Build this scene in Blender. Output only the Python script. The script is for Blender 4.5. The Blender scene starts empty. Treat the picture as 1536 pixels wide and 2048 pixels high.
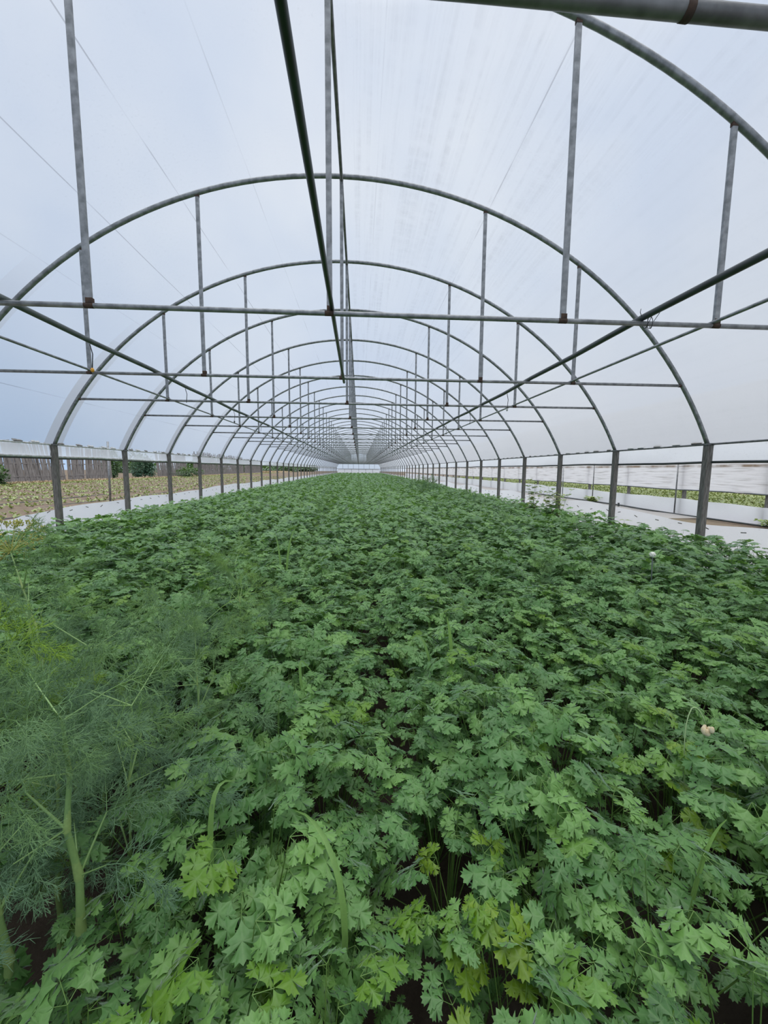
import bpy, math, random
import numpy as np
from mathutils import Vector, Matrix

scn = bpy.context.scene
COL = scn.collection
PI = math.pi

# ------------------------------------------------------------------ camera
EYE = 1.42
F_PX, PITCH, YAW, ROLL = 781.2, 0.1087, 0.0628, 0.0078
cam_d = bpy.data.cameras.new('camera')
cam_d.sensor_fit = 'VERTICAL'
cam_d.sensor_height = 36.0
cam_d.lens = F_PX / 2048 * 36.0
cam_d.clip_start = 0.02
cam_d.clip_end = 600
cam = bpy.data.objects.new('camera', cam_d)
COL.objects.link(cam)
_cy, _sy, _cp, _sp, _cr, _sr = (math.cos(YAW), math.sin(YAW), math.cos(PITCH), math.sin(PITCH), math.cos(ROLL), math.sin(ROLL))
_xh = Vector((_cy, -_sy, 0))
_yh = Vector((_sy, _cy, 0))
_uh = _sp * _yh + _cp * Vector((0, 0, 1))
_dh = _cp * _yh - _sp * Vector((0, 0, 1))
_r = _cr * _xh + _sr * _uh
_u = -_sr * _xh + _cr * _uh
cam.matrix_world = Matrix(((_r.x, _u.x, -_dh.x, 0), (_r.y, _u.y, -_dh.y, 0), (_r.z, _u.z, -_dh.z, EYE), (0, 0, 0, 1)))
scn.camera = cam


def project(x, y, z):
    p = Vector((x, y, z - EYE))
    d = p.dot(_dh)
    return 768 + F_PX * p.dot(_r) / max(d, 1e-4), 1024 - F_PX * p.dot(_u) / max(d, 1e-4), d


# ------------------------------------------------------------------ exposure, sky
scn.view_settings.view_transform = 'Standard'
scn.view_settings.look = 'None'
scn.view_settings.exposure = 0.42
scn.view_settings.gamma = 1.0
scn.view_settings.use_curve_mapping = False
scn.cycles.max_bounces = 8
scn.cycles.diffuse_bounces = 4
scn.cycles.glossy_bounces = 3
scn.cycles.transmission_bounces = 4
scn.cycles.transparent_max_bounces = 16
scn.cycles.use_denoising = True


class NT:
    """small helper around a node tree"""
    def __init__(self, tree):
        self.t = tree
        tree.nodes.clear()

    def n(self, kind, ins=None, **props):
        nd = self.t.nodes.new(kind)
        for k, v in props.items():
            setattr(nd, k, v)
        for k, v in (ins or {}).items():
            s = nd.inputs[k]
            if isinstance(v, tuple) and len(v) == 2 and hasattr(v[0], 'outputs'):
                self.t.links.new(v[0].outputs[v[1]], s)
            elif hasattr(v, 'outputs'):
                self.t.links.new(v.outputs[0], s)
            else:
                s.default_value = v
        return nd

    def math(self, op, a, b=0.0, c=0.0, clamp=False):
        return self.n('ShaderNodeMath', {0: a, 1: b, 2: c}, operation=op, use_clamp=clamp)

    def mix(self, fac, a, b, blend='MIX'):
        nd = self.n('ShaderNodeMix', {0: fac, 6: a, 7: b}, data_type='RGBA', blend_type=blend)
        return (nd, 2)

    def ramp(self, fac, stops):
        nd = self.n('ShaderNodeValToRGB', {0: fac})
        el = nd.color_ramp.elements
        while len(el) < len(stops):
            el.new(0.5)
        for e, (p, c) in zip(el, stops):
            e.position = p
            e.color = (c, c, c, 1) if isinstance(c, (int, float)) else (*c, 1)
        return nd


world = bpy.data.worlds.new('overcast_sky')
scn.world = world
world.use_nodes = True
w = NT(world.node_tree)
tc = w.n('ShaderNodeTexCoord')
sep = w.n('ShaderNodeSeparateXYZ', {0: (tc, 'Generated')})
elev = w.ramp((sep, 2), [(0.0, (0.59, 0.66, 0.77)), (0.35, (0.61, 0.68, 0.78)), (0.72, (0.70, 0.745, 0.82)), (0.84, (2.3, 2.3, 2.3)), (1.0, (3.6, 3.5, 3.4))])
cn = w.n('ShaderNodeTexNoise', {'Vector': (tc, 'Generated'), 'Scale': 2.6, 'Detail': 4.0, 'Roughness': 0.5})
cloud = w.ramp(cn, [(0.32, (0.80, 0.86, 0.96)), (0.66, (1.08, 1.06, 1.04))])
skyc = w.mix(1.0, elev, cloud, 'MULTIPLY')
# a band of blue-grey cloud low in the west (left)
lw = w.math('MULTIPLY', w.ramp((sep, 2), [(0.02, 1.0), (0.40, 0.0)]), w.ramp(w.math('MULTIPLY', (sep, 0), -1.0), [(0.25, 0.0), (0.85, 1.0)]))
skyc = w.mix(lw, skyc, (0.21, 0.37, 0.60, 1))
skyc = w.mix(1.0, skyc, w.ramp(w.math('MULTIPLY_ADD', (sep, 0), 0.5, 0.5), [(0.35, (1, 1, 1)), (0.85, (1.10, 1.07, 1.03))]), 'MULTIPLY')
bg = w.n('ShaderNodeBackground', {'Color': skyc, 'Strength': 1.0})
w.n('ShaderNodeOutputWorld', {0: bg})

# ------------------------------------------------------------------ object helpers


class MB:
    """collects shapes for ONE mesh"""
    def __init__(self):
        self.v, self.f, self.m = [], [], []

    def add(self, vs, fs, mi=0):
        o = len(self.v)
        self.v.extend(tuple(p) for p in vs)
        self.f.extend(tuple(i + o for i in q) for q in fs)
        self.m.extend([mi] * len(fs))
        return self

    def tube(self, path, r, n=10, mi=0, caps=True, up=None):
        path = [Vector(p) for p in path]
        rs = r if isinstance(r, (list, tuple)) else [r] * len(path)
        vs, fs = [], []
        a = None
        for i, p in enumerate(path):
            t = (path[min(i + 1, len(path) - 1)] - path[max(i - 1, 0)]).normalized()
            if a is None:
                h = Vector((0, 0, 1)) if abs(t.z) < 0.9 else Vector((0, 1, 0))
                a = t.cross(h).normalized()
            else:
                a = (a - t * a.dot(t)).normalized()
            b = t.cross(a)
            for k in range(n):
                an = 2 * PI * (k + 0.5) / n
                vs.append(p + (a * math.cos(an) + b * math.sin(an)) * rs[i])
        for i in range(len(path) - 1):
            for k in range(n):
                k2 = (k + 1) % n
                fs.append((i * n + k, i * n + k2, (i + 1) * n + k2, (i + 1) * n + k))
        if caps:
            fs.append(tuple(range(n - 1, -1, -1)))
            fs.append(tuple((len(path) - 1) * n + k for k in range(n)))
        return self.add(vs, fs, mi)

    def box(self, c, s, rot=None, mi=0):
        c = Vector(c)
        vs = []
        for dx in (-.5, .5):
            for dy in (-.5, .5):
                for dz in (-.5, .5):
                    p = Vector((dx * s[0], dy * s[1], dz * s[2]))
                    if rot:
                        p = rot @ p
                    vs.append(c + p)
        return self.add(vs, [(0, 1, 3, 2), (4, 6, 7, 5), (0, 4, 5, 1), (2, 3, 7, 6), (0, 2, 6, 4), (1, 5, 7, 3)], mi)

    def ball(self, c, r, nu=10, nv=6, mi=0, sq=(1, 1, 1)):
        vs, fs = [], []
        for j in range(nv + 1):
            th = PI * j / nv
            for i in range(nu):
                ph = 2 * PI * i / nu
                vs.append((c[0] + r * sq[0] * math.sin(th) * math.cos(ph), c[1] + r * sq[1] * math.sin(th) * math.sin(ph), c[2] + r * sq[2] * math.cos(th)))
        for j in range(nv):
            for i in range(nu):
                i2 = (i + 1) % nu
                fs.append((j * nu + i, (j + 1) * nu + i, (j + 1) * nu + i2, j * nu + i2))
        return self.add(vs, fs, mi)

    def mesh(self, name, mats, smooth=False):
        me = bpy.data.meshes.new(name)
        me.from_pydata(self.v, [], self.f)
        for m in (mats if isinstance(mats, (list, tuple)) else [mats]):
            me.materials.append(m)
        me.polygons.foreach_set('material_index', self.m)
        if smooth:
            me.polygons.foreach_set('use_smooth', [True] * len(self.f))
        me.update()
        return me


def obj(name, me, parent=None, loc=(0, 0, 0), rotz=0.0, scale=1.0):
    o = bpy.data.objects.new(name, me)
    COL.objects.link(o)
    o.location = loc
    o.rotation_euler = (0, 0, rotz)
    o.scale = (scale,) * 3
    if parent is not None:
        o.parent = parent
    return o


def tag(o, label=None, cat=None, group=None, kind=None):
    if label:
        o['label'] = label
    if cat:
        o['category'] = cat
    if group:
        o['group'] = group
    if kind:
        o['kind'] = kind
    return o


def thing(name, label, cat, loc=(0, 0, 0), rotz=0.0, group=None, scale=1.0):
    return tag(obj(name, None, None, loc, rotz, scale), label, cat, group)


def dup(root, loc, label=None, rotz=None):
    r = root.copy()
    COL.objects.link(r)
    r.location = loc
    if rotz is not None:
        r.rotation_euler = (0, 0, rotz)
    if label:
        r['label'] = label
    for ch in list(root.children):
        c = ch.copy()
        COL.objects.link(c)
        c.parent = r
        for g in ch.children:
            d = g.copy()
            COL.objects.link(d)
            d.parent = c
    return r


ORD = ['first', 'second', 'third', 'fourth', 'fifth', 'sixth', 'seventh', 'eighth', 'ninth', 'tenth', 'eleventh', 'twelfth',
       'thirteenth', 'fourteenth', 'fifteenth', 'sixteenth', 'seventeenth', 'eighteenth', 'nineteenth']


def ordinal(i):                                  # 1-based
    if i <= 19:
        return ORD[i - 1]
    tens = ['twent', 'thirt', 'fort', 'fift', 'sixt', 'sevent', 'eight', 'ninet'][i // 10 - 2]
    return tens + 'ieth' if i % 10 == 0 else tens + 'y-' + ORD[i % 10 - 1]


# ------------------------------------------------------------------ materials


def new_mat(name):
    m = bpy.data.materials.new(name)
    m.use_nodes = True
    return m, NT(m.node_tree)


def out(t, sh):
    t.n('ShaderNodeOutputMaterial', {0: sh})


def simple(name, col, rough=0.6, spec=0.4, metal=0.0, noise=0.0, nscale=8.0, col2=None, bump=0.0, stretch=(1, 1, 1)):
    m, t = new_mat(name)
    tc = t.n('ShaderNodeTexCoord')
    mp = t.n('ShaderNodeMapping', {'Vector': (tc, 'Object'), 'Scale': stretch})
    nz = t.n('ShaderNodeTexNoise', {'Vector': mp, 'Scale': nscale, 'Detail': 5.0})
    c = (*col, 1)
    if col2 is not None:
        c = t.mix(t.ramp(nz, [(0.35, 0.0), (0.65, 1.0)]), (*col, 1), (*col2, 1))
    p = t.n('ShaderNodeBsdfPrincipled', {'Base Color': c, 'Roughness': rough, 'Metallic': metal, 'Specular IOR Level': spec})
    if bump:
        b = t.n('ShaderNodeBump', {'Height': nz, 'Strength': bump, 'Distance': 0.02})
        t.t.links.new(b.outputs[0], p.inputs['Normal'])
    out(t, p)
    return m


M = {}
M['steel'] = simple('galvanised_steel', (0.33, 0.34, 0.35), 0.42, 0.5, 0.55, nscale=18, col2=(0.18, 0.19, 0.195))
M['dark_steel'] = simple('weathered_steel', (0.22, 0.225, 0.225), 0.5, 0.5, 0.5, nscale=14, col2=(0.12, 0.122, 0.122))
M['rust'] = simple('rust', (0.10, 0.062, 0.045), 0.85, 0.2, 0.1, nscale=40, col2=(0.05, 0.038, 0.032))
M['post'] = simple('post_grey', (0.21, 0.20, 0.185), 0.8, 0.25, 0.1, nscale=9, col2=(0.11, 0.103, 0.095), stretch=(6, 6, 1), bump=0.2)
M['pvc_dark'] = simple('dark_plastic', (0.045, 0.055, 0.055), 0.4, 0.45, nscale=6, col2=(0.03, 0.035, 0.035))
M['pvc_green'] = simple('dark_green_plastic', (0.022, 0.042, 0.036), 0.4, 0.4, nscale=8, col2=(0.015, 0.026, 0.022))
M['pvc_grey'] = simple('grey_green_plastic', (0.10, 0.12, 0.115), 0.5, 0.4, nscale=10, col2=(0.06, 0.075, 0.072))
M['wire'] = simple('black_wire', (0.03, 0.032, 0.036), 0.5, 0.4)
M['white_tab'] = simple('white_plastic', (0.62, 0.64, 0.66), 0.5, 0.4, nscale=20, col2=(0.40, 0.39, 0.36))
M['brown_tab'] = simple('stained_plastic', (0.22, 0.205, 0.18), 0.7, 0.3, nscale=25, col2=(0.10, 0.09, 0.08))
M['orange'] = simple('orange_plastic', (0.75, 0.36, 0.04), 0.5, 0.4)


def soil_mat(name, a, b, c, scale=5.0):
    m, t = new_mat(name)
    tc = t.n('ShaderNodeTexCoord')
    n1 = t.n('ShaderNodeTexNoise', {'Vector': (tc, 'Object'), 'Scale': scale, 'Detail': 8.0, 'Roughness': 0.65})
    n2 = t.n('ShaderNodeTexNoise', {'Vector': (tc, 'Object'), 'Scale': scale * 0.17, 'Detail': 3.0})
    col = t.mix(t.ramp(n1, [(0.35, 0.0), (0.65, 1.0)]), (*a, 1), (*b, 1))
    col = t.mix(t.ramp(n2, [(0.42, 0.0), (0.62, 1.0)]), col, (*c, 1))
    p = t.n('ShaderNodeBsdfPrincipled', {'Base Color': col, 'Roughness': 0.95, 'Specular IOR Level': 0.1})
    b_ = t.n('ShaderNodeBump', {'Height': n1, 'Strength': 0.8, 'Distance': 0.03})
    t.t.links.new(b_.outputs[0], p.inputs['Normal'])
    out(t, p)
    return m


M['bed_soil'] = soil_mat('bed_soil', (0.055, 0.042, 0.033), (0.09, 0.07, 0.056), (0.05, 0.04, 0.032), 14)
M['field_soil'] = soil_mat('field_soil', (0.125, 0.092, 0.070), (0.20, 0.155, 0.12), (0.15, 0.125, 0.085), 2.2)


def film_mat(name, tint, trans, streaks=False, creases=False, dirt=0.12, arch=True, rough=0.35, vscale=(1, 1, 1), albedo=0.9):
    """haze-white polythene: part clear, part diffusing"""
    m, t = new_mat(name)
    tc = t.n('ShaderNodeTexCoord')
    uv = t.n('ShaderNodeSeparateXYZ', {0: (tc, 'UV')})
    U, V = (uv, 0), (uv, 1)
    sp = t.n('ShaderNodeMapping', {'Vector': (tc, 'UV'), 'Scale': (30.0 * vscale[0], 30.0 * vscale[1], 1)})
    speck = t.n('ShaderNodeTexNoise', {'Vector': sp, 'Scale': 1.0, 'Detail': 3.0, 'Roughness': 0.7})
    sf = t.ramp(speck, [(0.56, 0.0), (0.74, 1.0)])
    patch = t.n('ShaderNodeTexNoise', {'Vector': (tc, 'UV'), 'Scale': 0.55, 'Detail': 4.0})
    pf = t.ramp(patch, [(0.40, 0.0), (0.62, 1.0)])
    dark = t.math('MULTIPLY', sf, t.math('MULTIPLY', pf, dirt))
    dark = t.math('ADD', dark, t.math('MULTIPLY', pf, dirt * 0.18))
    tr = t.math('ADD', trans, 0.0)
    if streaks:                                   # wrinkle and condensation streaks across the right of the ridge
        mp = t.n('ShaderNodeMapping', {'Vector': (tc, 'UV'), 'Scale': (11.0, 0.28, 1)})
        sn = t.n('ShaderNodeTexNoise', {'Vector': mp, 'Scale': 1.0, 'Detail': 4.0, 'Roughness': 0.6})
        mp2 = t.n('ShaderNodeMapping', {'Vector': (tc, 'UV'), 'Scale': (5.0, 9.0, 1)})
        sn2 = t.n('ShaderNodeTexNoise', {'Vector': mp2, 'Scale': 1.0, 'Detail': 2.0})
        side = t.ramp(U, [(0.0, 0.0), (0.02, 1.0), (0.36, 0.8), (0.60, 0.25)])
        side.color_ramp.interpolation = 'EASE'
        sm = t.math('MULTIPLY', t.ramp(sn, [(0.47, 0.0), (0.72, 1.0)]), t.ramp(sn2, [(0.34, 0.25), (0.66, 1.0)]))
        uu = t.math('DIVIDE', U, 6.0)
        t.t.links.new(uu.outputs[0], side.inputs[0])
        dark = t.math('ADD', dark, t.math('MULTIPLY', t.math('MULTIPLY', sm, side), 0.29))
    if creases:                                   # fold lines pressed into the sheet, running the length of the tunnel
        for a, s in ((-1.07, 0.7), (-1.93, 1.0), (-2.80, 0.9), (-3.66, 0.5), (-5.35, 0.8), (0.42, 0.35), (1.84, 0.8)):
            bp_ = t.n('ShaderNodeTexNoise', {'Vector': t.n('ShaderNodeMapping', {'Vector': (tc, 'UV'), 'Location': (a * 7, 0, 0), 'Scale': (0.3, 0.8, 1)}), 'Scale': 1.0, 'Detail': 3.0})
            ln = t.math('LESS_THAN', t.math('ABSOLUTE', t.math('SUBTRACT', U, a)), 0.0058)
            dark = t.math('ADD', dark, t.math('MULTIPLY', t.math('MULTIPLY', ln, t.ramp(bp_, [(0.42, 0.12), (0.58, 1.0)])), 0.62 * s))
    if arch:                                      # doubled sheet on both sides of every arch, low on the flanks
        ph = t.math('ABSOLUTE', t.math('SUBTRACT', t.math('FRACT', t.math('DIVIDE', t.math('SUBTRACT', V, 3.02), 2.0)), 0.5))
        lap = t.math('GREATER_THAN', ph, 0.40)
        low = t.ramp(t.math('DIVIDE', t.math('MULTIPLY', U, -1.0), 6.5), [(0.55, 0.0), (0.80, 1.0)])
        tr = t.math('SUBTRACT', tr, t.math('MULTIPLY', t.math('MULTIPLY', lap, low), trans * 0.62))
    if streaks:                                   # the sheet is milkier, and its diffuse colour lighter, low on the right flank
        milky = t.ramp(t.math('DIVIDE', U, 6.5), [(0.45, 0.0), (0.80, 1.0)])
        tr = t.math('SUBTRACT', tr, t.math('MULTIPLY', milky, trans * 0.62))
    keep = t.math('SUBTRACT', 1.0, dark, clamp=True)
    colT = t.mix(keep, (0.30, 0.31, 0.33, 1), (*[min(1, c * 1.02) for c in tint], 1))
    clean = (*[c * albedo for c in tint], 1)
    if streaks:
        clean = t.mix(milky, clean, (*[c * albedo * 1.5 for c in (0.95, 0.965, 1.0)], 1))
    colD = t.mix(keep, (0.28, 0.29, 0.31, 1), clean)
    clear = t.n('ShaderNodeBsdfTransparent', {'Color': colT})
    trl = t.n('ShaderNodeBsdfTranslucent', {'Color': colD})
    dif = t.n('ShaderNodeBsdfDiffuse', {'Color': colD})
    haze = t.n('ShaderNodeMixShader', {0: 0.22, 1: trl, 2: dif})
    gl = t.n('ShaderNodeBsdfGlossy', {'Color': (1, 1, 1, 1), 'Roughness': rough})
    haze = t.n('ShaderNodeMixShader', {0: 0.03, 1: haze, 2: gl})
    out(t, t.n('ShaderNodeMixShader', {0: tr, 1: haze, 2: clear}))
    return m


M['roof_film'] = film_mat('roof_polythene', (0.93, 0.955, 1.0), 0.55, True, True, albedo=0.36)
M['end_film'] = film_mat('end_polythene', (0.84, 0.92, 1.0), 0.30, arch=False)
M['side_film'] = film_mat('curtain_polythene', (0.94, 0.97, 1.0), 0.25, arch=False, dirt=0.30, albedo=1.0)
M['skirt_film'] = film_mat('skirt_polythene', (0.93, 0.95, 0.98), 0.06, arch=False, dirt=0.22, albedo=0.98)
M['neighbour_roof'] = film_mat('neighbour_polythene', (0.93, 0.94, 0.97), 0.42, arch=False, albedo=0.95)


def wrinkled_film():
    m, t = new_mat('wrinkled_curtain_polythene')
    tc = t.n('ShaderNodeTexCoord')
    mp = t.n('ShaderNodeMapping', {'Vector': (tc, 'UV'), 'Scale': (1.1, 16.0, 1)})
    n1 = t.n('ShaderNodeTexNoise', {'Vector': mp, 'Scale': 1.0, 'Detail': 4.0})
    sv = t.n('ShaderNodeSeparateXYZ', {0: (tc, 'UV')})
    wr = t.ramp(n1, [(0.52, 0.0), (0.70, 1.0)])
    mud = t.math('MULTIPLY', t.ramp(t.math('ABSOLUTE', t.math('SUBTRACT', (sv, 1), 1.60)), [(0.0, 1.0), (0.022, 0.9), (0.06, 0.0)]),
                 t.ramp(t.n('ShaderNodeTexNoise', {'Vector': (tc, 'UV'), 'Scale': 1.7, 'Detail': 5.0}), [(0.35, 0.15), (0.6, 1.0)]))
    col = t.mix(t.math('MULTIPLY', wr, 0.62), (0.93, 0.91, 0.91, 1), (0.46, 0.43, 0.41, 1))
    col = t.mix(mud, col, (0.30, 0.22, 0.15, 1))
    a = t.n('ShaderNodeBsdfDiffuse', {'Color': col})
    b = t.n('ShaderNodeBsdfTranslucent', {'Color': col})
    bp_ = t.n('ShaderNodeBump', {'Height': n1, 'Strength': 0.6, 'Distance': 0.03})
    t.t.links.new(bp_.outputs[0], a.inputs['Normal'])
    out(t, t.n('ShaderNodeMixShader', {0: 0.45, 1: a, 2: b}))
    return m


M['wrinkled'] = wrinkled_film()


def leaf_mat(name, stops, under, trl_col, rough=0.44, spec=0.5, trl=0.28, jitter=0.16, vein_gain=0.35, sheen=0.0):
    m, t = new_mat(name)
    at = t.n('ShaderNodeAttribute', attribute_name='tint')
    ve = t.n('ShaderNodeAttribute', attribute_name='vein')
    oi = t.n('ShaderNodeObjectInfo')
    geo = t.n('ShaderNodeNewGeometry')
    tc = t.n('ShaderNodeTexCoord')
    f = t.math('ADD', (at, 'Fac'), t.math('MULTIPLY', t.math('SUBTRACT', (oi, 'Random'), 0.5), jitter), clamp=True)
    col = t.ramp(f, stops)
    vf = t.math('MULTIPLY', t.math('POWER', (ve, 'Fac'), 3.0), vein_gain)
    col = t.mix(vf, col, (0.26, 0.42, 0.16, 1))
    nz = t.n('ShaderNodeTexNoise', {'Vector': (tc, 'Object'), 'Scale': 160.0, 'Detail': 2.0})
    col = t.mix(t.math('MULTIPLY', nz, 0.30), col, (0.02, 0.06, 0.015, 1))
    col2 = t.mix((geo, 'Backfacing'), col, t.mix(0.55, col, (*under, 1)))
    p = t.n('ShaderNodeBsdfPrincipled', {'Base Color': col2, 'Roughness': rough, 'Specular IOR Level': spec, 'Sheen Weight': sheen, 'Sheen Roughness': 0.35, 'Sheen Tint': (0.86, 0.95, 0.95, 1)})
    b = t.n('ShaderNodeBump', {'Height': nz, 'Strength': 0.25, 'Distance': 0.002})
    t.t.links.new(b.outputs[0], p.inputs['Normal'])
    tl = t.n('ShaderNodeBsdfTranslucent', {'Color': t.mix(0.5, col, (*trl_col, 1))})
    out(t, t.n('ShaderNodeMixShader', {0: trl, 1: p, 2: tl}))
    return m


M['parsley'] = leaf_mat('parsley_leaf', [(0.0, (0.060, 0.165, 0.040)), (0.3, (0.110, 0.270, 0.070)), (0.55, (0.165, 0.350, 0.085)), (0.75, (0.215, 0.430, 0.100)), (0.86, (0.130, 0.290, 0.012)), (0.93, (0.150, 0.310, 0.012)), (1.0, (0.215, 0.360, 0.016))],
                        (0.16, 0.27, 0.11), (0.24, 0.46, 0.01), rough=0.38, sheen=0.65, jitter=0.08)
M['stem'] = leaf_mat('parsley_stem', [(0.0, (0.10, 0.22, 0.05)), (1.0, (0.22, 0.36, 0.08))], (0.16, 0.28, 0.08), (0.2, 0.4, 0.05), trl=0.1)
M['dill'] = leaf_mat('dill_frond', [(0.0, (0.135, 0.245, 0.155)), (0.4, (0.215, 0.365, 0.195)), (0.7, (0.255, 0.44, 0.13)), (1.0, (0.32, 0.52, 0.05))], (0.14, 0.26, 0.14), (0.2, 0.4, 0.1), trl=0.2, spec=0.25, vein_gain=0)
M['dill_stem'] = leaf_mat('dill_stem', [(0.0, (0.18, 0.32, 0.13)), (0.6, (0.30, 0.47, 0.16)), (1.0, (0.44, 0.54, 0.18))], (0.16, 0.28, 0.12), (0.2, 0.4, 0.1), trl=0.08, vein_gain=0)
M['umbel'] = simple('dry_umbel', (0.50, 0.44, 0.14), 0.8, 0.2, nscale=60, col2=(0.36, 0.42, 0.10))
M['grass'] = leaf_mat('grass_blade', [(0.0, (0.14, 0.30, 0.10)), (1.0, (0.30, 0.50, 0.13))], (0.2, 0.34, 0.12), (0.3, 0.5, 0.1), trl=0.3)
M['weed'] = leaf_mat('weed_leaf', [(0.0, (0.15, 0.25, 0.06)), (0.6, (0.30, 0.40, 0.12)), (1.0, (0.48, 0.52, 0.18))], (0.3, 0.36, 0.14), (0.4, 0.5, 0.1), trl=0.3)
M['shrub'] = leaf_mat('shrub_leaf', [(0.0, (0.020, 0.055, 0.020)), (0.6, (0.06, 0.13, 0.035)), (1.0, (0.14, 0.22, 0.06))], (0.08, 0.14, 0.05), (0.15, 0.3, 0.04), trl=0.2)
M['willow'] = leaf_mat('blue_green_leaf', [(0.0, (0.06, 0.14, 0.10)), (1.0, (0.13, 0.25, 0.17))], (0.1, 0.2, 0.12), (0.15, 0.3, 0.1), trl=0.2)
M['seedling'] = leaf_mat('seedling_leaf', [(0.0, (0.14, 0.20, 0.055)), (0.6, (0.25, 0.30, 0.10)), (1.0, (0.36, 0.37, 0.16))], (0.3, 0.36, 0.14), (0.4, 0.5, 0.1), trl=0.2)
M['hay'] = leaf_mat('dry_grass', [(0.0, (0.34, 0.22, 0.14)), (0.5, (0.55, 0.42, 0.28)), (1.0, (0.36, 0.34, 0.12))], (0.4, 0.3, 0.2), (0.5, 0.4, 0.2), trl=0.2)
M['pale_stalk'] = simple('pale_stalk', (0.34, 0.46, 0.22), 0.6, 0.3)
M['petal'] = simple('white_petal', (0.80, 0.80, 0.70), 0.6, 0.3)
M['dry_petal'] = simple('withered_petal', (0.62, 0.50, 0.30), 0.8, 0.2, nscale=90, col2=(0.72, 0.64, 0.46))
M['plank'] = simple('weathered_plank', (0.33, 0.31, 0.30), 0.9, 0.15, nscale=5, col2=(0.15, 0.135, 0.13), stretch=(4, 4, 0.35), bump=0.3)

# ------------------------------------------------------------------ tunnel dimensions
XC = -0.218                 # tunnel centre line
HW = 4.93                   # half width at the eaves
ZE, ZTOP, ZBAR = 1.779, 4.882, 2.552
RA, RB = 5.376, 5.184       # arch ellipse
XL, XR = XC - HW, XC + HW
Y0, DY = 3.02, 2.0          # first full arch, spacing
Y_END = 90.0
NARCH = 44


def arch_z(x):
    return ZTOP - RB * (1 - math.sqrt(max(0.0, 1 - (x / RA) ** 2)))


def arch_pts(n, off=0.0):
    t1 = math.asin(HW / RA)
    pts = []
    for i in range(n + 1):
        a = -t1 + 2 * t1 * i / n
        x, z = RA * math.sin(a), ZTOP - RB * (1 - math.cos(a))
        nx, nz = math.sin(a) / RA, math.cos(a) / RB
        l = math.hypot(nx, nz)
        pts.append((x + off * nx / l, z + off * nz / l))
    return pts


def sheet(name, rows, uvs, mat, parent=None, smooth=True):
    """rows: list of lists of points (a grid), uvs likewise"""
    n, k = len(rows), len(rows[0])
    vs = [p for r in rows for p in r]
    fs = [(i * k + j, i * k + j + 1, (i + 1) * k + j + 1, (i + 1) * k + j) for i in range(n - 1) for j in range(k - 1)]
    me = bpy.data.meshes.new(name)
    me.from_pydata(vs, [], fs)
    me.materials.append(mat)
    ul = me.uv_layers.new(name='UVMap')
    flat = [q for r in uvs for q in r]
    co = np.array([flat[v] for f in fs for v in f], dtype=np.float32).ravel()
    ul.data.foreach_set('uv', co)
    if smooth:
        me.polygons.foreach_set('use_smooth', [True] * len(fs))
    me.update()
    return obj(name, me, parent)


# ------------------------------------------------------------------ setting: soil, field, film shell


def ground_grid(name, x0, x1, y0, y1, nx, ny, hf, mat):
    rows = []
    for j in range(ny + 1):
        y = y0 + (y1 - y0) * j / ny
        rows.append([(x0 + (x1 - x0) * i / nx, y, hf(x0 + (x1 - x0) * i / nx, y)) for i in range(nx + 1)])
    uv = [[(p[0], p[1]) for p in r] for r in rows]
    return tag(sheet(name, rows, uv, mat), kind='structure')


FUR = 0.10                  # one furrow passes just right of the camera; the rows are 0.8 m wide


def bed_h(x, y):
    ph = math.cos(2 * PI * (x - FUR) / 0.8)
    return 0.0 - 0.05 * max(ph, 0) + 0.015 * math.sin(y * 5.1 + x * 3)


ground_grid('floor', XL - 0.02, XR + 0.02, -3.0, Y_END, 120, 160, bed_h, M['bed_soil'])


def field_h(x, y):
    return -0.03 + (0.035 * math.sin(2 * PI * x / 0.75) if x < XL - 0.6 else 0.0) + 0.012 * math.sin(x * 2.3 + y * 1.7)


g = ground_grid('ground', -140, XL - 0.02, -10, 260, 500, 60, field_h, M['field_soil'])
g2 = ground_grid('ground', XR + 0.02, 90, -10, 260, 120, 60, lambda x, y: -0.03 + 0.015 * math.sin(x * 3.3 + y * 2.1), M['field_soil'])
g3 = ground_grid('ground', XL - 0.02, XR + 0.02, Y_END, 260, 8, 20, lambda x, y: -0.03, M['field_soil'])

# roof film
prof = arch_pts(96, 0.035)
arc, s = [], 0.0
for i, p in enumerate(prof):
    if i:
        s += math.hypot(p[0] - prof[i - 1][0], p[1] - prof[i - 1][1])
    arc.append(s)
arc = [a - s / 2 for a in arc]
rows, uvs = [], []
ys = [-3 + 0.25 * i for i in range(int((Y_END + 3) / 0.25) + 1)]
for y in ys:
    ph = (y - Y0) / DY * PI
    sag = 0.018 * math.sin(ph) ** 2
    rows.append([(XC + x * (1 - sag / 5), y, z - sag * (z - ZE) / 3.2) for x, z in prof])
    uvs.append([(a, y) for a in arc])
tag(sheet('ceiling', rows, uvs, M['roof_film']), kind='structure')

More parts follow.
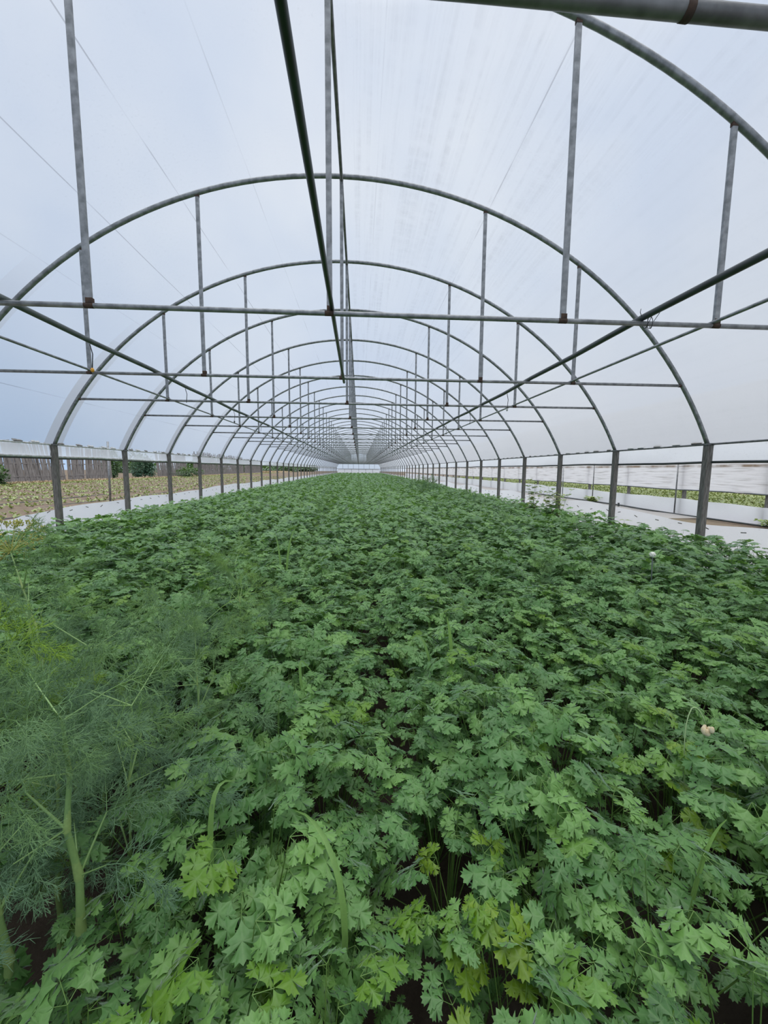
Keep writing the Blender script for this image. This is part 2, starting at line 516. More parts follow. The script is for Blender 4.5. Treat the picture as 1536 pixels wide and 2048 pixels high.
# far gable: clear sheet above, panelled white wall below
gp = arch_pts(60, 0.02)
rows = [[(XC + x, Y_END, 1.45) for x, z in gp], [(XC + x, Y_END, max(1.46, (z + 1.45) / 2)) for x, z in gp], [(XC + x, Y_END, max(z, 1.47)) for x, z in gp]]
tag(sheet('wall_back', rows, [[(p[0], p[2]) for p in r] for r in rows], M['end_film']), kind='structure')
endw = thing('end_panel', 'low white polythene end wall in six panels closing the far end', 'end wall', (XC, Y_END - 0.15, 0))
sheet('panel_film', [[(x, 0, z) for x in (-4.85, -4.6, 0, 4.6, 4.85)] for z in (0.0, 1.05)] + [[(-4.7, 0, 1.36), (-4.5, 0, 1.40), (0, 0, 1.42), (4.5, 0, 1.40), (4.7, 0, 1.36)]],
      [[(x, z) for x in (-4.85, -4.6, 0, 4.6, 4.85)] for z in (0, 1.05, 1.4)], M['skirt_film'], endw)
mb = MB().box((0, 0.02, 1.46), (9.9, 0.10, 0.09))
obj('top_rail', mb.mesh('top_rail', M['steel']), endw)
for i in range(7):
    obj('stud', MB().box((-4.8 + 1.6 * i, -0.03, 0.7), (0.05, 0.05, 1.4)).mesh('stud', M['pvc_grey']), endw)
gb = thing('gable_frame', 'faint grey studs of the far gable above the end wall', 'frame', (XC, Y_END - 0.1, 0))
for i in range(7):
    x = -3.6 + 1.2 * i
    obj('stud', MB().box((x, 0, (1.5 + arch_z(x)) / 2), (0.06, 0.06, arch_z(x) - 1.5)).mesh('stud', M['steel']), gb)

# ------------------------------------------------------------------ arches
HANG = (-3.028, -1.684, -0.002, 1.757, 2.986)
XBAR = RA * math.sqrt(1 - (1 - (ZTOP - ZBAR) / RB) ** 2)


def rod(length, r, n=8, rust=True):
    mb = MB().tube([(0, 0, 0), (0, 0, length)], r, n, 0)
    if rust:
        mb.tube([(0, 0, -0.004), (0, 0, 0.03)], r * 1.25, n, 1)
        mb.tube([(0, 0, length - 0.03), (0, 0, length)], r * 1.15, n, 1)
    return mb


def strap(length, rust=True):
    wd, th = 0.040, 0.022
    mb = MB().box((0, 0, length / 2), (wd, th, length))
    mb.box((0.004, 0, 0.018), (wd * 1.15, th * 1.3, 0.036), None, 1)
    mb.box((0, 0, length - 0.02), (wd * 1.1, th * 1.2, 0.04), None, 1)
    return mb


arch_me = MB().tube([(x, 0, z) for x, z in arch_pts(64)], 0.0275, 12).mesh('arch_pipe', M['steel'], True)
mb = MB().tube([(-XBAR, 0, ZBAR), (0, 0, ZBAR), (XBAR, 0, ZBAR)], 0.0185, 10)
for sx in (-1, 1):
    mb.tube([(sx * (XBAR - 0.05), 0, ZBAR), (sx * (XBAR + 0.01), 0, ZBAR)], 0.022, 10, 1)
for hx in HANG:
    mb.tube([(hx - 0.035, 0, ZBAR), (hx + 0.03, 0, ZBAR)], 0.0193, 10, 1)
bar_me = mb.mesh('cross_bar', [M['steel'], M['rust']], True)
hang_me = [strap(arch_z(hx) - ZBAR - 0.02).mesh('hanger', [M['steel'], M['rust']]) for hx in HANG]
pb = MB().box((0, 0, (ZE + 0.02) / 2 - 0.1), (0.078, 0.078, ZE + 0.2))
post_me = pb.mesh('post', M['post'])
cap_me = MB().box((0, 0, 0), (0.10, 0.10, 0.025)).mesh('post_cap', M['dark_steel'])


def make_arch(y, label):
    t = thing('greenhouse_arch', label, 'arch', (XC, y, 0), 0, 'steel arches of the greenhouse')
    obj('arch_pipe', arch_me, t)
    obj('cross_bar', bar_me, t)
    for hx, me in zip(HANG, hang_me):
        obj('hanger', me, t, (hx, 0, ZBAR + 0.014))
    for sx in (-1, 1):
        p = obj('post', post_me, t, (sx * (HW + 0.005), 0, 0))
        obj('post_cap', cap_me, p, (0, 0, ZE + 0.012))
    return t


a0 = make_arch(Y0, 'big galvanised arch nearest the camera whose crossbar spans the whole picture')
for k in range(1, NARCH):
    dy = {1: 0.056, 2: -0.019}.get(k, random.Random(k).uniform(-0.03, 0.03))
    lab = ('galvanised arch whose crossbar is the %s one above the parsley from the camera' % ordinal(k + 1)) if k < 12 else \
        ('slender galvanised arch, %s from the camera down the receding tunnel' % ordinal(k + 1))
    dup(a0, (XC, Y0 + DY * k + dy, 0), lab)

# the arch overhead: only its thick bar shows across the top right corner
t = thing('greenhouse_arch', 'arch overhead whose thick dark bar crosses the top right corner', 'arch', (XC, 1.06, 0), 0, 'steel arches of the greenhouse')
obj('arch_pipe', arch_me, t)
mb = MB().tube([(-XBAR, 0, 2.58), (0.5, 0, 2.573), (XBAR, 0, 2.535)], 0.0205, 14)
mb.tube([(1.024, 0, 2.567), (1.046, 0, 2.566)], 0.0208, 14, 1)
obj('cross_bar', mb.mesh('cross_bar', [M['dark_steel'], M['rust']], True), t)
obj('hanger', MB().tube([(1.035, 0, 2.57), (1.035, 0.01, arch_z(1.035))], 0.010, 8).mesh('hanger', M['rust'], True), t)
for hx, me in zip((-3.028, -1.684, 2.986), (hang_me[0], hang_me[1], hang_me[4])):
    obj('hanger', me, t, (hx, 0, ZBAR + 0.014))
for sx in (-1, 1):
    obj('post', post_me, t, (sx * (HW + 0.005), 0, 0))
dup(a0, (XC, -1.0, 0), 'galvanised arch standing behind the camera')

# ------------------------------------------------------------------ lengthwise pipes


def long_pipe(name, label, cat, pts, r, mat, n=10):
    return tag(obj(name, MB().tube(pts, r, n).mesh(name, mat, True)), label, cat)


seg = [(-2.5, )] + [(y,) for y in range(0, 90, 4)] + [(89.8,)]
long_pipe('ridge_purlin', 'dark pipe under the roof ridge running down the whole tunnel', 'purlin', [(XC, y[0], ZTOP - 0.045) for y in seg], 0.019, M['dark_steel'])
long_pipe('side_purlin', 'thin steel pipe joining the crossbars on the left at the outer hangers', 'purlin', [(XC + HANG[0] + 0.03, y[0], ZBAR + 0.022) for y in seg], 0.0135, M['steel'])
long_pipe('side_purlin', 'thin steel pipe joining the crossbars on the right at the outer hangers', 'purlin', [(XC + HANG[4] - 0.03, y[0], ZBAR + 0.022) for y in seg], 0.0135, M['steel'])
long_pipe('hanging_pipe', 'dark green pipe over the middle of the near crossbars, ending at the second', 'pipe', [(-0.200, -1.6, ZBAR + 0.06), (-0.2005, 1.1, ZBAR + 0.045), (-0.202, Y0, ZBAR + 0.031), (-0.203, 5.25, ZBAR - 0.012)], 0.0165, M['pvc_green'], 12)


def water_pipe(x, label, mat, drops, r=0.024):
    t = thing('irrigation_pipe', label, 'pipe', (x, 0, 0))
    pts = []
    for i in range(0, 186):
        y = -2 + i * 0.5
        pts.append((0.012 * math.sin(y * 0.9 + x), y, ZBAR + 0.0185 + r - 0.012 * math.sin((y - Y0) / DY * PI) ** 2))
    obj('pipe', MB().tube(pts, r, 10).mesh('pipe', mat, True), t)
    for (y, ln, hd) in drops:
        d = obj('dropper_hose', MB().tube([(0.01, y, ZBAR), (0.03, y, ZBAR - ln * 0.4), (0.018, y, ZBAR - ln)], 0.0042, 6).mesh('dropper_hose', M['wire'], True), t)
        if hd:
            obj('sprinkler_head', MB().ball((0.018, y, ZBAR - ln - 0.012), 0.016, 8, 6, 0, (1, 1, 1.3)).mesh('sprinkler_head', hd, True), d)
    return t


water_pipe(XC - 2.29, 'weathered grey green irrigation pipe lying over the crossbars on the left', M['pvc_grey'],
           [(3.93, 0.22, M['orange']), (5.93, 0.2, None), (8.1, 0.2, M['pvc_dark']), (10.2, 0.2, None), (12.3, 0.2, M['pvc_dark'])])
water_pipe(XC + 2.40, 'black irrigation pipe lying over the crossbars on the right, wired down', M['pvc_dark'],
           [(5.85, 0.22, M['white_tab']), (7.85, 0.22, None), (10.0, 0.2, M['pvc_dark']), (12.1, 0.2, None)])


def tie(loc, label, seed):
    rr = random.Random(seed)
    mb = MB()
    for k, (x0_, ph) in enumerate(((-0.03, 0.4), (0.012, 1.4))):
        pts = []
        for i in range(26):
            a = ph + i * 0.42
            ry, rz = 0.030, 0.042
            pts.append((x0_ + 0.0016 * i + 0.012 * math.sin(a * 0.5), ry * math.cos(a), -0.002 + rz * math.sin(a)))
        pts.append((pts[-1][0] + 0.02, -0.04, 0.05))
        pts.append((pts[-1][0] + 0.012, -0.05, 0.085))
        mb.tube(pts, 0.0024, 5)
    mb.tube([(-0.06, -0.03, 0.03), (-0.075, -0.03, 0.06), (-0.07, -0.03, 0.085)], 0.0022, 5)
    return tag(obj('wire_tie', mb.mesh('wire_tie', M['wire'], True), None, loc), label, 'wire tie')


tie((XC + 2.40 + 0.02, Y0, ZBAR + 0.01), 'loose black wire tie holding the black pipe to the nearest crossbar', 3)

# ------------------------------------------------------------------ eaves, curtains, skirts
for sx, nm in ((-1, 'left'), (1, 'right')):
    X = XC + sx * (HW + 0.045)
    long_pipe('eave_rail', 'thin %s eave rail along the tops of the %s posts' % ('whitish' if sx < 0 else 'dark', nm), 'rail', [(X - sx * 0.03, y[0], ZE + 0.012) for y in seg], 0.014, M['white_tab'] if sx < 0 else M['dark_steel'], 8)
    # roll-up curtain
    cur = thing('side_curtain', 'short %s roll-up side curtain of %s film below the eave' % (nm, 'stained white' if sx < 0 else 'greyish white'), 'curtain', (X, 0, 0))
    zb = 1.575 if sx < 0 else 1.545
    rr = random.Random(5 + sx)
    rows, uvs = [], []
    ys2 = [-2.5 + 0.2 * i for i in range(463)]
    for y in ys2:
        wob = 0.006 * math.sin(y * 2.1) + 0.004 * math.sin(y * 5.3 + 1)
        rows.append([(wob * 0.3, y, ZE + 0.012), (0.012 + wob, y, (ZE + zb) / 2), (0.004 - wob, y, zb)])
        uvs.append([(0, y), (0.1, y), (0.22, y)])
    sheet('film', rows, uvs, M['side_film'], cur)
    pts = [(0.0, y, zb + 0.005 * math.sin(y * 1.7) + 0.003 * math.sin(y * 4.1)) for y in ys2[::2]]
    if sx < 0:
        obj('rolled_film', MB().tube([(p[0] + 0.004, p[1], p[2] + 0.016) for p in pts], 0.020, 10).mesh('rolled_film', M['white_tab'], True), cur)
        obj('roll_pipe', MB().tube([(p[0], p[1], p[2] - 0.012) for p in pts], 0.014, 8).mesh('roll_pipe', M['pvc_dark'], True), cur)
    else:
        obj('roll_pipe', MB().tube(pts, 0.017, 10).mesh('roll_pipe', M['pvc_dark'], True), cur)
    # low skirt
    sk = thing('side_skirt', 'low white film skirt along the foot of the %s posts' % nm, 'skirt', (X + sx * 0.02, 0, 0))
    rows, uvs = [], []
    ys3 = [-2.5 + 0.15 * i for i in range(617)]
    for y in ys3:
        if sx < 0:
            top = 0.68 + 0.02 * math.sin(y * 0.9) + 0.012 * math.sin(y * 2.7) + min(max((y - 6) * 0.008, 0), 0.08) - (0.03 if y < 6.3 else 0)
        else:
            top = 0.74 + 0.045 * math.sin((y - 6.6) * PI / 2.0 * 0.9) + 0.01 * math.sin(y * 3.3)
        wob = 0.012 * math.sin(y * 3.1) + 0.01 * math.sin(y * 7.3 + 2)
        rows.append([(sx * 0.01 + wob * 0.3, y, top), (sx * 0.012 + wob * 0.4, y, top - 0.05), (sx * 0.03 + wob, y, top * 0.5), (sx * 0.06 - wob, y, -0.02)])
        uvs.append([(0, y), (0.06, y), (0.35, y), (0.75, y)])
    sheet('film', rows, uvs, M['skirt_film'], sk)
    for k in range(34):
        y = 3.6 + k * 0.46 + rr.uniform(-.1, .1)
        tp = 0.66 + rr.uniform(-.02, .02)
        obj('staple', MB().box((-sx * 0.012, y, tp), (0.006, 0.07, 0.012), Matrix.Rotation(rr.uniform(-.5, .5), 3, 'X')).mesh('staple', M['brown_tab']), sk)

# film tabs poking up over the eave
tab_v = []
for q in range(5):
    rr = random.Random(40 + q)
    L = rr.uniform(0.10, 0.2)
    mb = MB()
    n = 5
    vs, fs = [], []
    for i in range(n + 1):
        y = -L / 2 + L * i / n
        h = 0.012 + 0.014 * rr.random()
        vs += [(0.0, y, -0.002), (0.022, y, h * 0.9), (0.016, y, h + 0.012), (-0.012, y, 0.008)]
    for i in range(n):
        for k in range(4):
            a, b = i * 4 + k, i * 4 + (k + 1) % 4
            fs.append((a, b, b + 4, a + 4))
    fs += [(3, 2, 1, 0), tuple(n * 4 + k for k in range(4))]
    mb.add(vs, fs)
    tab_v.append((mb.mesh('film_tab', M['white_tab']), mb.mesh('film_tab', M['brown_tab'])))
for sx, nm in ((-1, 'left'), (1, 'right')):
    rr = random.Random(77 + sx)
    for k in range(1, 9):
        ya = Y0 + DY * k
        for j in range(5):
            y = ya + 0.22 + 0.36 * j + rr.uniform(-.06, .06)
            dk = rr.random() < 0.45
            o = obj('film_tab', tab_v[rr.randrange(5)][1 if dk else 0], None, (XC + sx * (HW + 0.012), y, ZE + 0.026), 0 if sx > 0 else PI)
            tag(o, '%s film tab on the %s eave, %s beyond the %s post from the camera' % ('stained' if dk else 'white', nm, ORD[j], ordinal(k)), 'film tab', 'film tabs along the eaves')

# ------------------------------------------------------------------ neighbouring greenhouse (right)
XN = 10.80
nb = thing('greenhouse', 'neighbouring plastic greenhouse beyond the right side opening', 'greenhouse', (XN, 0, 0))
rows, uvs = [], []
npf = arch_pts(40, 0.0)
for y in [-4 + 2.72 * i for i in range(37)]:
    rows.append([(HW + x, y, z) for x, z in npf])
    uvs.append([(i * 0.3 - 6, y) for i in range(len(npf))])
sheet('roof_film', rows, uvs, M['neighbour_roof'], nb)
rows, uvs = [], []
ysn = [-4 + 0.2 * i for i in range(480)]
for y in ysn:
    wz = 0.012 * math.sin(y * 1.3) + 0.006 * math.sin(y * 3.9)
    zs = [1.79, 1.60, 1.35, 1.1, 0.82 + wz]
    rows.append([(0.014 * math.sin(y * 2.7 + i * 1.9) + 0.01 * math.sin(y * 6.1 + i), y, z) for i, z in enumerate(zs)])
    uvs.append([(y, z) for z in zs])
sheet('curtain_film', rows, uvs, M['wrinkled'], nb)
obj('roll_pipe', MB().tube([(0, y, 0.82 + 0.012 * math.sin(y * 1.3)) for y in ysn[::2]], 0.020, 8).mesh('roll_pipe', M['pvc_grey'], True), nb)
rows, uvs = [], []
for y in ysn:
    tp = 0.50 + 0.012 * math.sin(y * 1.1) + 0.008 * math.sin(y * 3.7) + min(max((y - 10) * 0.006, 0), 0.08)
    rows.append([(-0.03 + 0.012 * math.sin(y * 3 + i * 2), y, z) for i, z in enumerate((tp, tp - 0.08, 0.2, -0.02))])
    uvs.append([(i * 0.17, y) for i in range(4)])
sheet('skirt_film', rows, uvs, M['skirt_film'], nb)
np_me = MB().box((0, 0, 0.9), (0.085, 0.085, 1.8)).mesh('post', M['post'])
for k in range(-3, 24):
    obj('post', np_me, nb, (0.09, 9.75 + 2.72 * k, 0))
# seedlings and film strips inside the neighbour
long_ = thing('mulch_strip', 'white film strips between seedlings inside the neighbouring greenhouse', 'mulch film', (XN, 0, 0))
for i in range(9):
    x = 1.07 + 1.1 * i
    rows = [[(x + d, y, 0.03 + 0.02 * (d == 0)) for d in (-0.12, 0, 0.12)] for y in range(-2, 92, 2)]
    sheet('strip', rows, [[(p[0], p[1]) for p in r] for r in rows], M['skirt_film'], long_)
for (x, y, lean, lab) in ((10.62, 12.5, 0.0, 'thin upright metal pole before the neighbouring curtain, nearest of the leaning poles'),
                          (10.6, 19.8, 0.06, 'thin pale leaning pole before the neighbouring curtain behind the sapling weeds'),
                          (10.62, 17.2, 0.0, 'thin dark pole by the neighbouring curtain just left of the third right post')):
    tag(obj('guide_pole', MB().tube([(0, 0, -0.03), (lean, lean * 3, 1.8)], 0.022, 8).mesh('guide_pole', M['steel'] if lean else M['dark_steel'], True), None, (x, y, 0)), lab, 'pole')

# alley between the two greenhouses
rr = random.Random(9)
rows, uvs = [], []
for i in range(160):
    y = 11.2 + i * 0.5
    e = max(0.0, 1.6 - (y - 11.2) * 0.7)
    xs = [5.02 + 0.1 * rr.random(), 6.6, 8.0 + 0.2 * rr.random() + e * 0.3, 9.4 + e * .5, 10.72]
    rows.append([(x, y, 0.005 + 0.03 * rr.random()) for x in xs])
    uvs.append([(x, y) for x in xs])
tag(sheet('ground_sheet', rows, uvs, M['skirt_film']), 'white film sheet lying on the alley soil between the greenhouses', 'ground sheet')
tag(obj('hose', MB().tube([(10.60, 6.5, 0.02), (10.5, 9.5, 0.025), (10.42, 12, 0.03), (10.35, 13.6, 0.05), (10.5, 15.0, 0.06), (10.62, 18, 0.05), (10.6, 23, 0.05)], 0.028, 8).mesh('hose', M['pvc_dark'], True)),
    'black hose lying along the foot of the neighbouring greenhouse', 'hose')
tag(obj('stake', MB().box((0, 0, 0.07), (0.05, 0.05, 0.2)).mesh('stake', M['pvc_dark']), None, (10.3, 14.9, 0)), 'short dark stake on the alley hose beyond the first right post', 'stake')

# ------------------------------------------------------------------ leaf meshes (numpy)
HALF = [(.07, .16), (.17, .29), (.37, .37), (.27, .46), (.49, .53), (.35, .595), (.43, .70), (.27, .635), (.095, .56),
        (.18, .70), (.31, .82), (.19, .83), (.20, .945), (.085, .89)]
HALF_V = [.5, .3, .3, .1, .85, .1, .4, .1, .0, .1, .4, .15, .4, .3]


def leaflet0():
    o = [(0, 0)] + HALF + [(0, 1.0)] + [(-x, y) for x, y in HALF[::-1]]
    v = [.9] + HALF_V + [1.0] + HALF_V[::-1]
    o, v = np.array(o), np.array(v)
    n = len(o)
    c = np.array([0, .5])
    mid = c + (o - c) * .55
    r = np.hypot(o[:, 0], o[:, 1] - .35)
    zo = -0.16 * r ** 2 - 0.05 * (v < .2) + 0.03 * (v > .5)
    rm = np.hypot(mid[:, 0], mid[:, 1] - .35)
    zm = -0.16 * rm ** 2 - 0.035 * (v < .2) + 0.025 * (v > .5)
    V = np.vstack([[0, .5, 0.03], np.c_[mid, zm], np.c_[o, zo]])
    vein = np.r_[1.0, v * .9 + .05, v]
    F = []
    for i in range(n):
        j = (i + 1) % n
        F += [(0, 1 + j, 1 + i), (1 + i, 1 + j, 1 + n + j), (1 + i, 1 + n + j, 1 + n + i)]
    F = np.array(F)[:, ::-1]
    return V, F, vein


def leaflet_fan(pts, veins, c=(0, .5)):
    o = np.array(pts + [(-x, y) for x, y in pts[::-1] if x > 1e-6])
    v = np.array(veins + [q for (x, y), q in list(zip(pts, veins))[::-1] if x > 1e-6])
    n = len(o)
    r = np.hypot(o[:, 0], o[:, 1] - .35)
    V = np.vstack([[c[0], c[1], 0.03], np.c_[o, -0.16 * r ** 2 - 0.05 * (v < .2)]])
    F = np.array([(0, 1 + i, 1 + (i + 1) % n) for i in range(n)])
    # counter-clockwise seen from +z
    a, b, cc = V[F[0, 0]], V[F[0, 1]], V[F[0, 2]]
    if np.cross(b - a, cc - a)[2] < 0:
        F = F[:, ::-1]
    return V, F, np.r_[1.0, v]


def ccw(t):
    V, F, v = t
    a, b, c = V[F[:, 0]], V[F[:, 1]], V[F[:, 2]]
    z = np.cross(b - a, c - a)[:, 2]
    F = F.copy()
    F[z < 0] = F[z < 0][:, ::-1]
    return V, F, v


LEAF = [ccw(leaflet0()),
        ccw(leaflet_fan([(0, 0), (.22, .32), (.42, .42), (.5, .58), (.40, .70), (.12, .58), (.31, .82), (.22, .94), (0, 1.0)], [.9, .3, .3, .8, .3, 0, .4, .4, 1])),
        ccw(leaflet_fan([(0, 0), (.5, .5), (.17, .62), (.25, .9), (0, 1)], [.8, .6, .1, .5, 1])),
        ccw(leaflet_fan([(0, 0), (.5, .55), (0, 1)], [.6, .5, .7]))]


def rx(a):
    c, s_ = math.cos(a), math.sin(a)
    return np.array([[1, 0, 0], [0, c, -s_], [0, s_, c]])


def ry(a):
    c, s_ = math.cos(a), math.sin(a)
    return np.array([[c, 0, s_], [0, 1, 0], [-s_, 0, c]])


def rz(a):
    c, s_ = math.cos(a), math.sin(a)
    return np.array([[c, -s_, 0], [s_, c, 0], [0, 0, 1]])


class Acc:
    def __init__(self):
        self.V, self.F, self.T, self.N, self.o = [], [], [], [], 0

    def add(self, V, F, tint, vein):
        self.V.append(V)
        self.F.append(F + self.o)
        self.T.append(np.full(len(V), tint) if np.isscalar(tint) else tint)
        self.N.append(vein if not np.isscalar(vein) else np.full(len(V), vein))
        self.o += len(V)

    def arrays(self):
        return np.vstack(self.V), np.vstack(self.F), np.concatenate(self.T), np.concatenate(self.N)

    def strip(self, p0, p1, r0, r1, tint=0.4, n=3):
        """tapered 3-sided thread from p0 to p1"""
        p0, p1 = np.asarray(p0, float), np.asarray(p1, float)
        t = p1 - p0
        t /= np.linalg.norm(t) + 1e-9
        h = np.array([0, 0, 1.0]) if abs(t[2]) < .9 else np.array([1.0, 0, 0])
        a = np.cross(t, h)
        a /= np.linalg.norm(a)
        b = np.cross(t, a)
        an = 2 * PI * np.arange(n) / n
        ring = np.outer(np.cos(an), a) + np.outer(np.sin(an), b)
        V = np.vstack([p0 + ring * r0, p1 + ring * r1])
        F = []
        for k in range(n):
            k2 = (k + 1) % n
            F += [(k, k2, n + k2), (k, n + k2, n + k)]
        self.add(V, np.array(F), tint, 0.0)


def big_mesh(name, V, F, T, N, mats):
    me = bpy.data.meshes.new(name)
    nv, nf = len(V), len(F)
    me.vertices.add(nv)
    me.vertices.foreach_set('co', np.ascontiguousarray(V, np.float32).ravel())
    me.loops.add(nf * 3)
    me.loops.foreach_set('vertex_index', np.ascontiguousarray(F, np.int32).ravel())
    me.polygons.add(nf)
    me.polygons.foreach_set('loop_start', np.arange(0, nf * 3, 3, dtype=np.int32))
    for nm, arr in (('tint', T), ('vein', N)):
        at = me.attributes.new(nm, 'FLOAT', 'POINT')
        at.data.foreach_set('value', np.ascontiguousarray(arr, np.float32))
    for m in (mats if isinstance(mats, (list, tuple)) else [mats]):
        me.materials.append(m)
    me.update(calc_edges=True)
    return me


def add_leaf(acc, st, P, R, S, lod, tint, rng):
    """a compound parsley leaf at P; R columns = (side, forward, up)"""
    V0, F0, v0 = LEAF[lod]

    def put(pos, ang, size, tilt, roll):
        q = rz(ang) @ rx(tilt) @ ry(roll)
        V = (V0 * size * np.array([1.0 + .15 * rng.uniform(-1, 1), 1, 1])) @ q.T + pos
        acc.add(V @ R.T + P, F0, min(1, max(0, tint + rng.uniform(-.06, .06))), v0)

    def w(p):
        return R @ np.asarray(p, float) + P
    u = rng.uniform
    if lod <= 1:
        r1 = .40 * S
        put(np.array([0, r1, 0]), u(-.15, .15), .62 * S, u(-.45, .10), u(-.3, .3))
        for sx in (-1, 1):
            put(np.array([sx * .02 * S, r1 * .93, 0.002]), -sx * u(.75, 1.1), .50 * S, u(-.45, .05), u(-.3, .3))
        if st is not None:
            st.strip(P, w((0, r1, 0)), .0011, .0009, .5)
        for sx in (-1, 1):
            an = -sx * u(.75, 1.1)
            sl = u(.16, .26) * S
            d = np.array([-math.sin(an) * sl, math.cos(an) * sl, u(-.03, .02) * S])
            if st is not None:
                st.strip(P, w(d), .0009, .0008, .5)
            put(d, an + u(-.1, .1), .50 * S, u(-.45, .05), u(-.35, .35))
            for k in (-1, 1):
                put(d * .96, an - k * u(.75, 1.05), .40 * S, u(-.45, .05), u(-.3, .3))
    elif lod == 2:
        put(np.array([0, .3 * S, 0]), u(-.2, .2), .75 * S, u(-.4, .1), u(-.3, .3))
        for sx in (-1, 1):
            put(np.array([0, .12 * S, 0]), -sx * u(.85, 1.25), .78 * S, u(-.4, .1), u(-.3, .3))
    else:
        put(np.array([0, -.1 * S, 0]), u(-.2, .2), 1.25 * S, u(-.3, .1), u(-.3, .3))
        put(np.array([0, 0, 0]), 1.4, .8 * S, u(-.3, .1), u(-.3, .3))


def parsley(lod, seed, nleaf=15, base_tint=None, hs=1.0):
    rng = random.Random(seed)
    fol, st = Acc(), Acc()
    n = [nleaf, nleaf, nleaf, nleaf - 5][lod]
    for i in range(n):
        az = i * 2.39996 + rng.uniform(-.5, .5)
        q = (i + .5) / n
        out_a = 0.10 + 0.75 * q ** 1.2 + rng.uniform(-.1, .1)
        L = (0.52 - 0.15 * q + rng.uniform(-.06, .05)) * hs
        d = np.array([math.cos(az), math.sin(az), 0])
        p0 = d * 0.012
        pm = p0 + (d * math.sin(out_a * .55) + np.array([0, 0, math.cos(out_a * .55)])) * L * .55
        p1 = pm + (d * math.sin(out_a * 1.15) + np.array([0, 0, math.cos(out_a * 1.15)])) * L * .45
        if lod < 2:
            st.strip(p0, pm, .0024, .0019, rng.uniform(.2, .7), 4 if lod == 0 else 3)
            st.strip(pm, p1, .0019, .0012, rng.uniform(.2, .7), 4 if lod == 0 else 3)
        # leaf frame: forward = outward, blade nearly level
        az2 = az + rng.uniform(-.9, .9)
        R = rz(az2 - PI / 2) @ rx(rng.uniform(-.60, .38)) @ ry(rng.uniform(-.48, .48))
        t0 = base_tint if base_tint is not None else 0.42
        tint = t0 + rng.gauss(0, .17)
        if rng.random() < .12:
            tint += .36
        S = rng.uniform(.075, .118) * (1.08 - .22 * q)
        add_leaf(fol, st if lod < 2 else None, p1, R, S, lod, min(1 if base_tint else .88, max(0, tint)), rng)
    return fol, st


# ------------------------------------------------------------------ parsley: 300 nearest in view are plants of their own
NV = 12
near_me = []
for k in range(NV):
    fol, st = parsley(0, 100 + k, 23)
    near_me.append((big_mesh('foliage', *fol.arrays(), M['parsley']), big_mesh('stems', *st.arrays(), M['stem'])))
fol, st = parsley(0, 555, 20, 0.97)
yellow_me = (big_mesh('foliage', *fol.arrays(), M['parsley']), big_mesh('stems', *st.arrays(), M['stem']))

rng = random.Random(11)
spots = []                                        # (x, y, row, line, ...)
for row in range(-7, 7):
    xc = FUR + 0.4 + 0.8 * row
    for li, off in enumerate((-0.205, 0.0, 0.205)):
        y = 0.20 + 0.06 * ((row * 3 + li) % 3)
        while y < Y_END - 1.2:
            x = xc + off + rng.uniform(-.045, .045)
            yy = y + rng.uniform(-.05, .05)
            if XL + 0.20 < x < XR - 0.16:
                spots.append((x, yy, row, li, rng.random(), rng.uniform(.88, 1.14) * (1.04 if li == 1 else .92), rng.uniform(0, 2 * PI)))
            y += 0.20 if y < 40 else 0.25


def in_view(x, y):
    for z in (0.35, 0.58):
        for dx in (-.08, .08):
            u_, v_, d_ = project(x + dx, y, z)
            if d_ > 0.1 and -10 < u_ < 1546 and v_ < 2080:
                return True
    return False


def blocked(x, y):                                # the dill stands here instead
    return (-1.35 < x < -0.55 and 0.62 < y < 1.72 and rng.random() < 0.72) or (abs(x + .68) < .13 and abs(y - 2.3) < .16)


spots = [s_ for s_ in spots if not blocked(s_[0], s_[1])]
vis = sorted([s_ for s_ in spots if in_view(s_[0], s_[1])], key=lambda q: q[0] ** 2 + q[1] ** 2 + 0.7)
near = vis[:298]
near_ids = set(id(q) for q in near)
ROWN = {-1: 'row just left of the central furrow', 0: 'row just right of the central furrow', 1: 'second row right of the central furrow',
        2: 'third row right of the central furrow', 3: 'fourth row right of the central furrow', 4: 'fifth row right of the central furrow', 5: 'sixth row right of the central furrow',
        -2: 'second row left of the central furrow', -3: 'third row left of the central furrow', -4: 'fourth row left of the central furrow', -5: 'fifth row left of the central furrow', -6: 'sixth row left of the central furrow', -7: 'edge row by the left posts'}
LINE = ('left line', 'middle line', 'right line')
near.sort(key=lambda q: q[1])
count = {}
YEL = [(0.33, 0.72), (0.93, 1.25)]
yel_id = {}
for j, (yx, yy) in enumerate(YEL):
    q = min(near, key=lambda q: (q[0] - yx) ** 2 + (q[1] - yy) ** 2)
    yel_id[id(q)] = j
for q in near:
    x, y, row, li, rnd, sc, rot = q
    key = (row, li)
    count[key] = count.get(key, 0) + 1
    lab = '%s parsley plant ahead, %s of the %s' % (ordinal(count[key]), LINE[li], ROWN[row])
    fo, stm = near_me[int(rnd * NV) % NV]
    if id(q) in yel_id:
        fo, stm = yellow_me
        lab = ('bright yellow-green parsley plant near the bottom edge right of the central furrow', 'brighter green parsley plant standing out in the row right of the central furrow')[yel_id[id(q)]]
    p = thing('parsley_plant', lab, 'parsley', (x, y, bed_h(x, y)), rot, 'parsley plants near the camera', sc)
    obj('foliage', fo, p)
    obj('stems', stm, p)

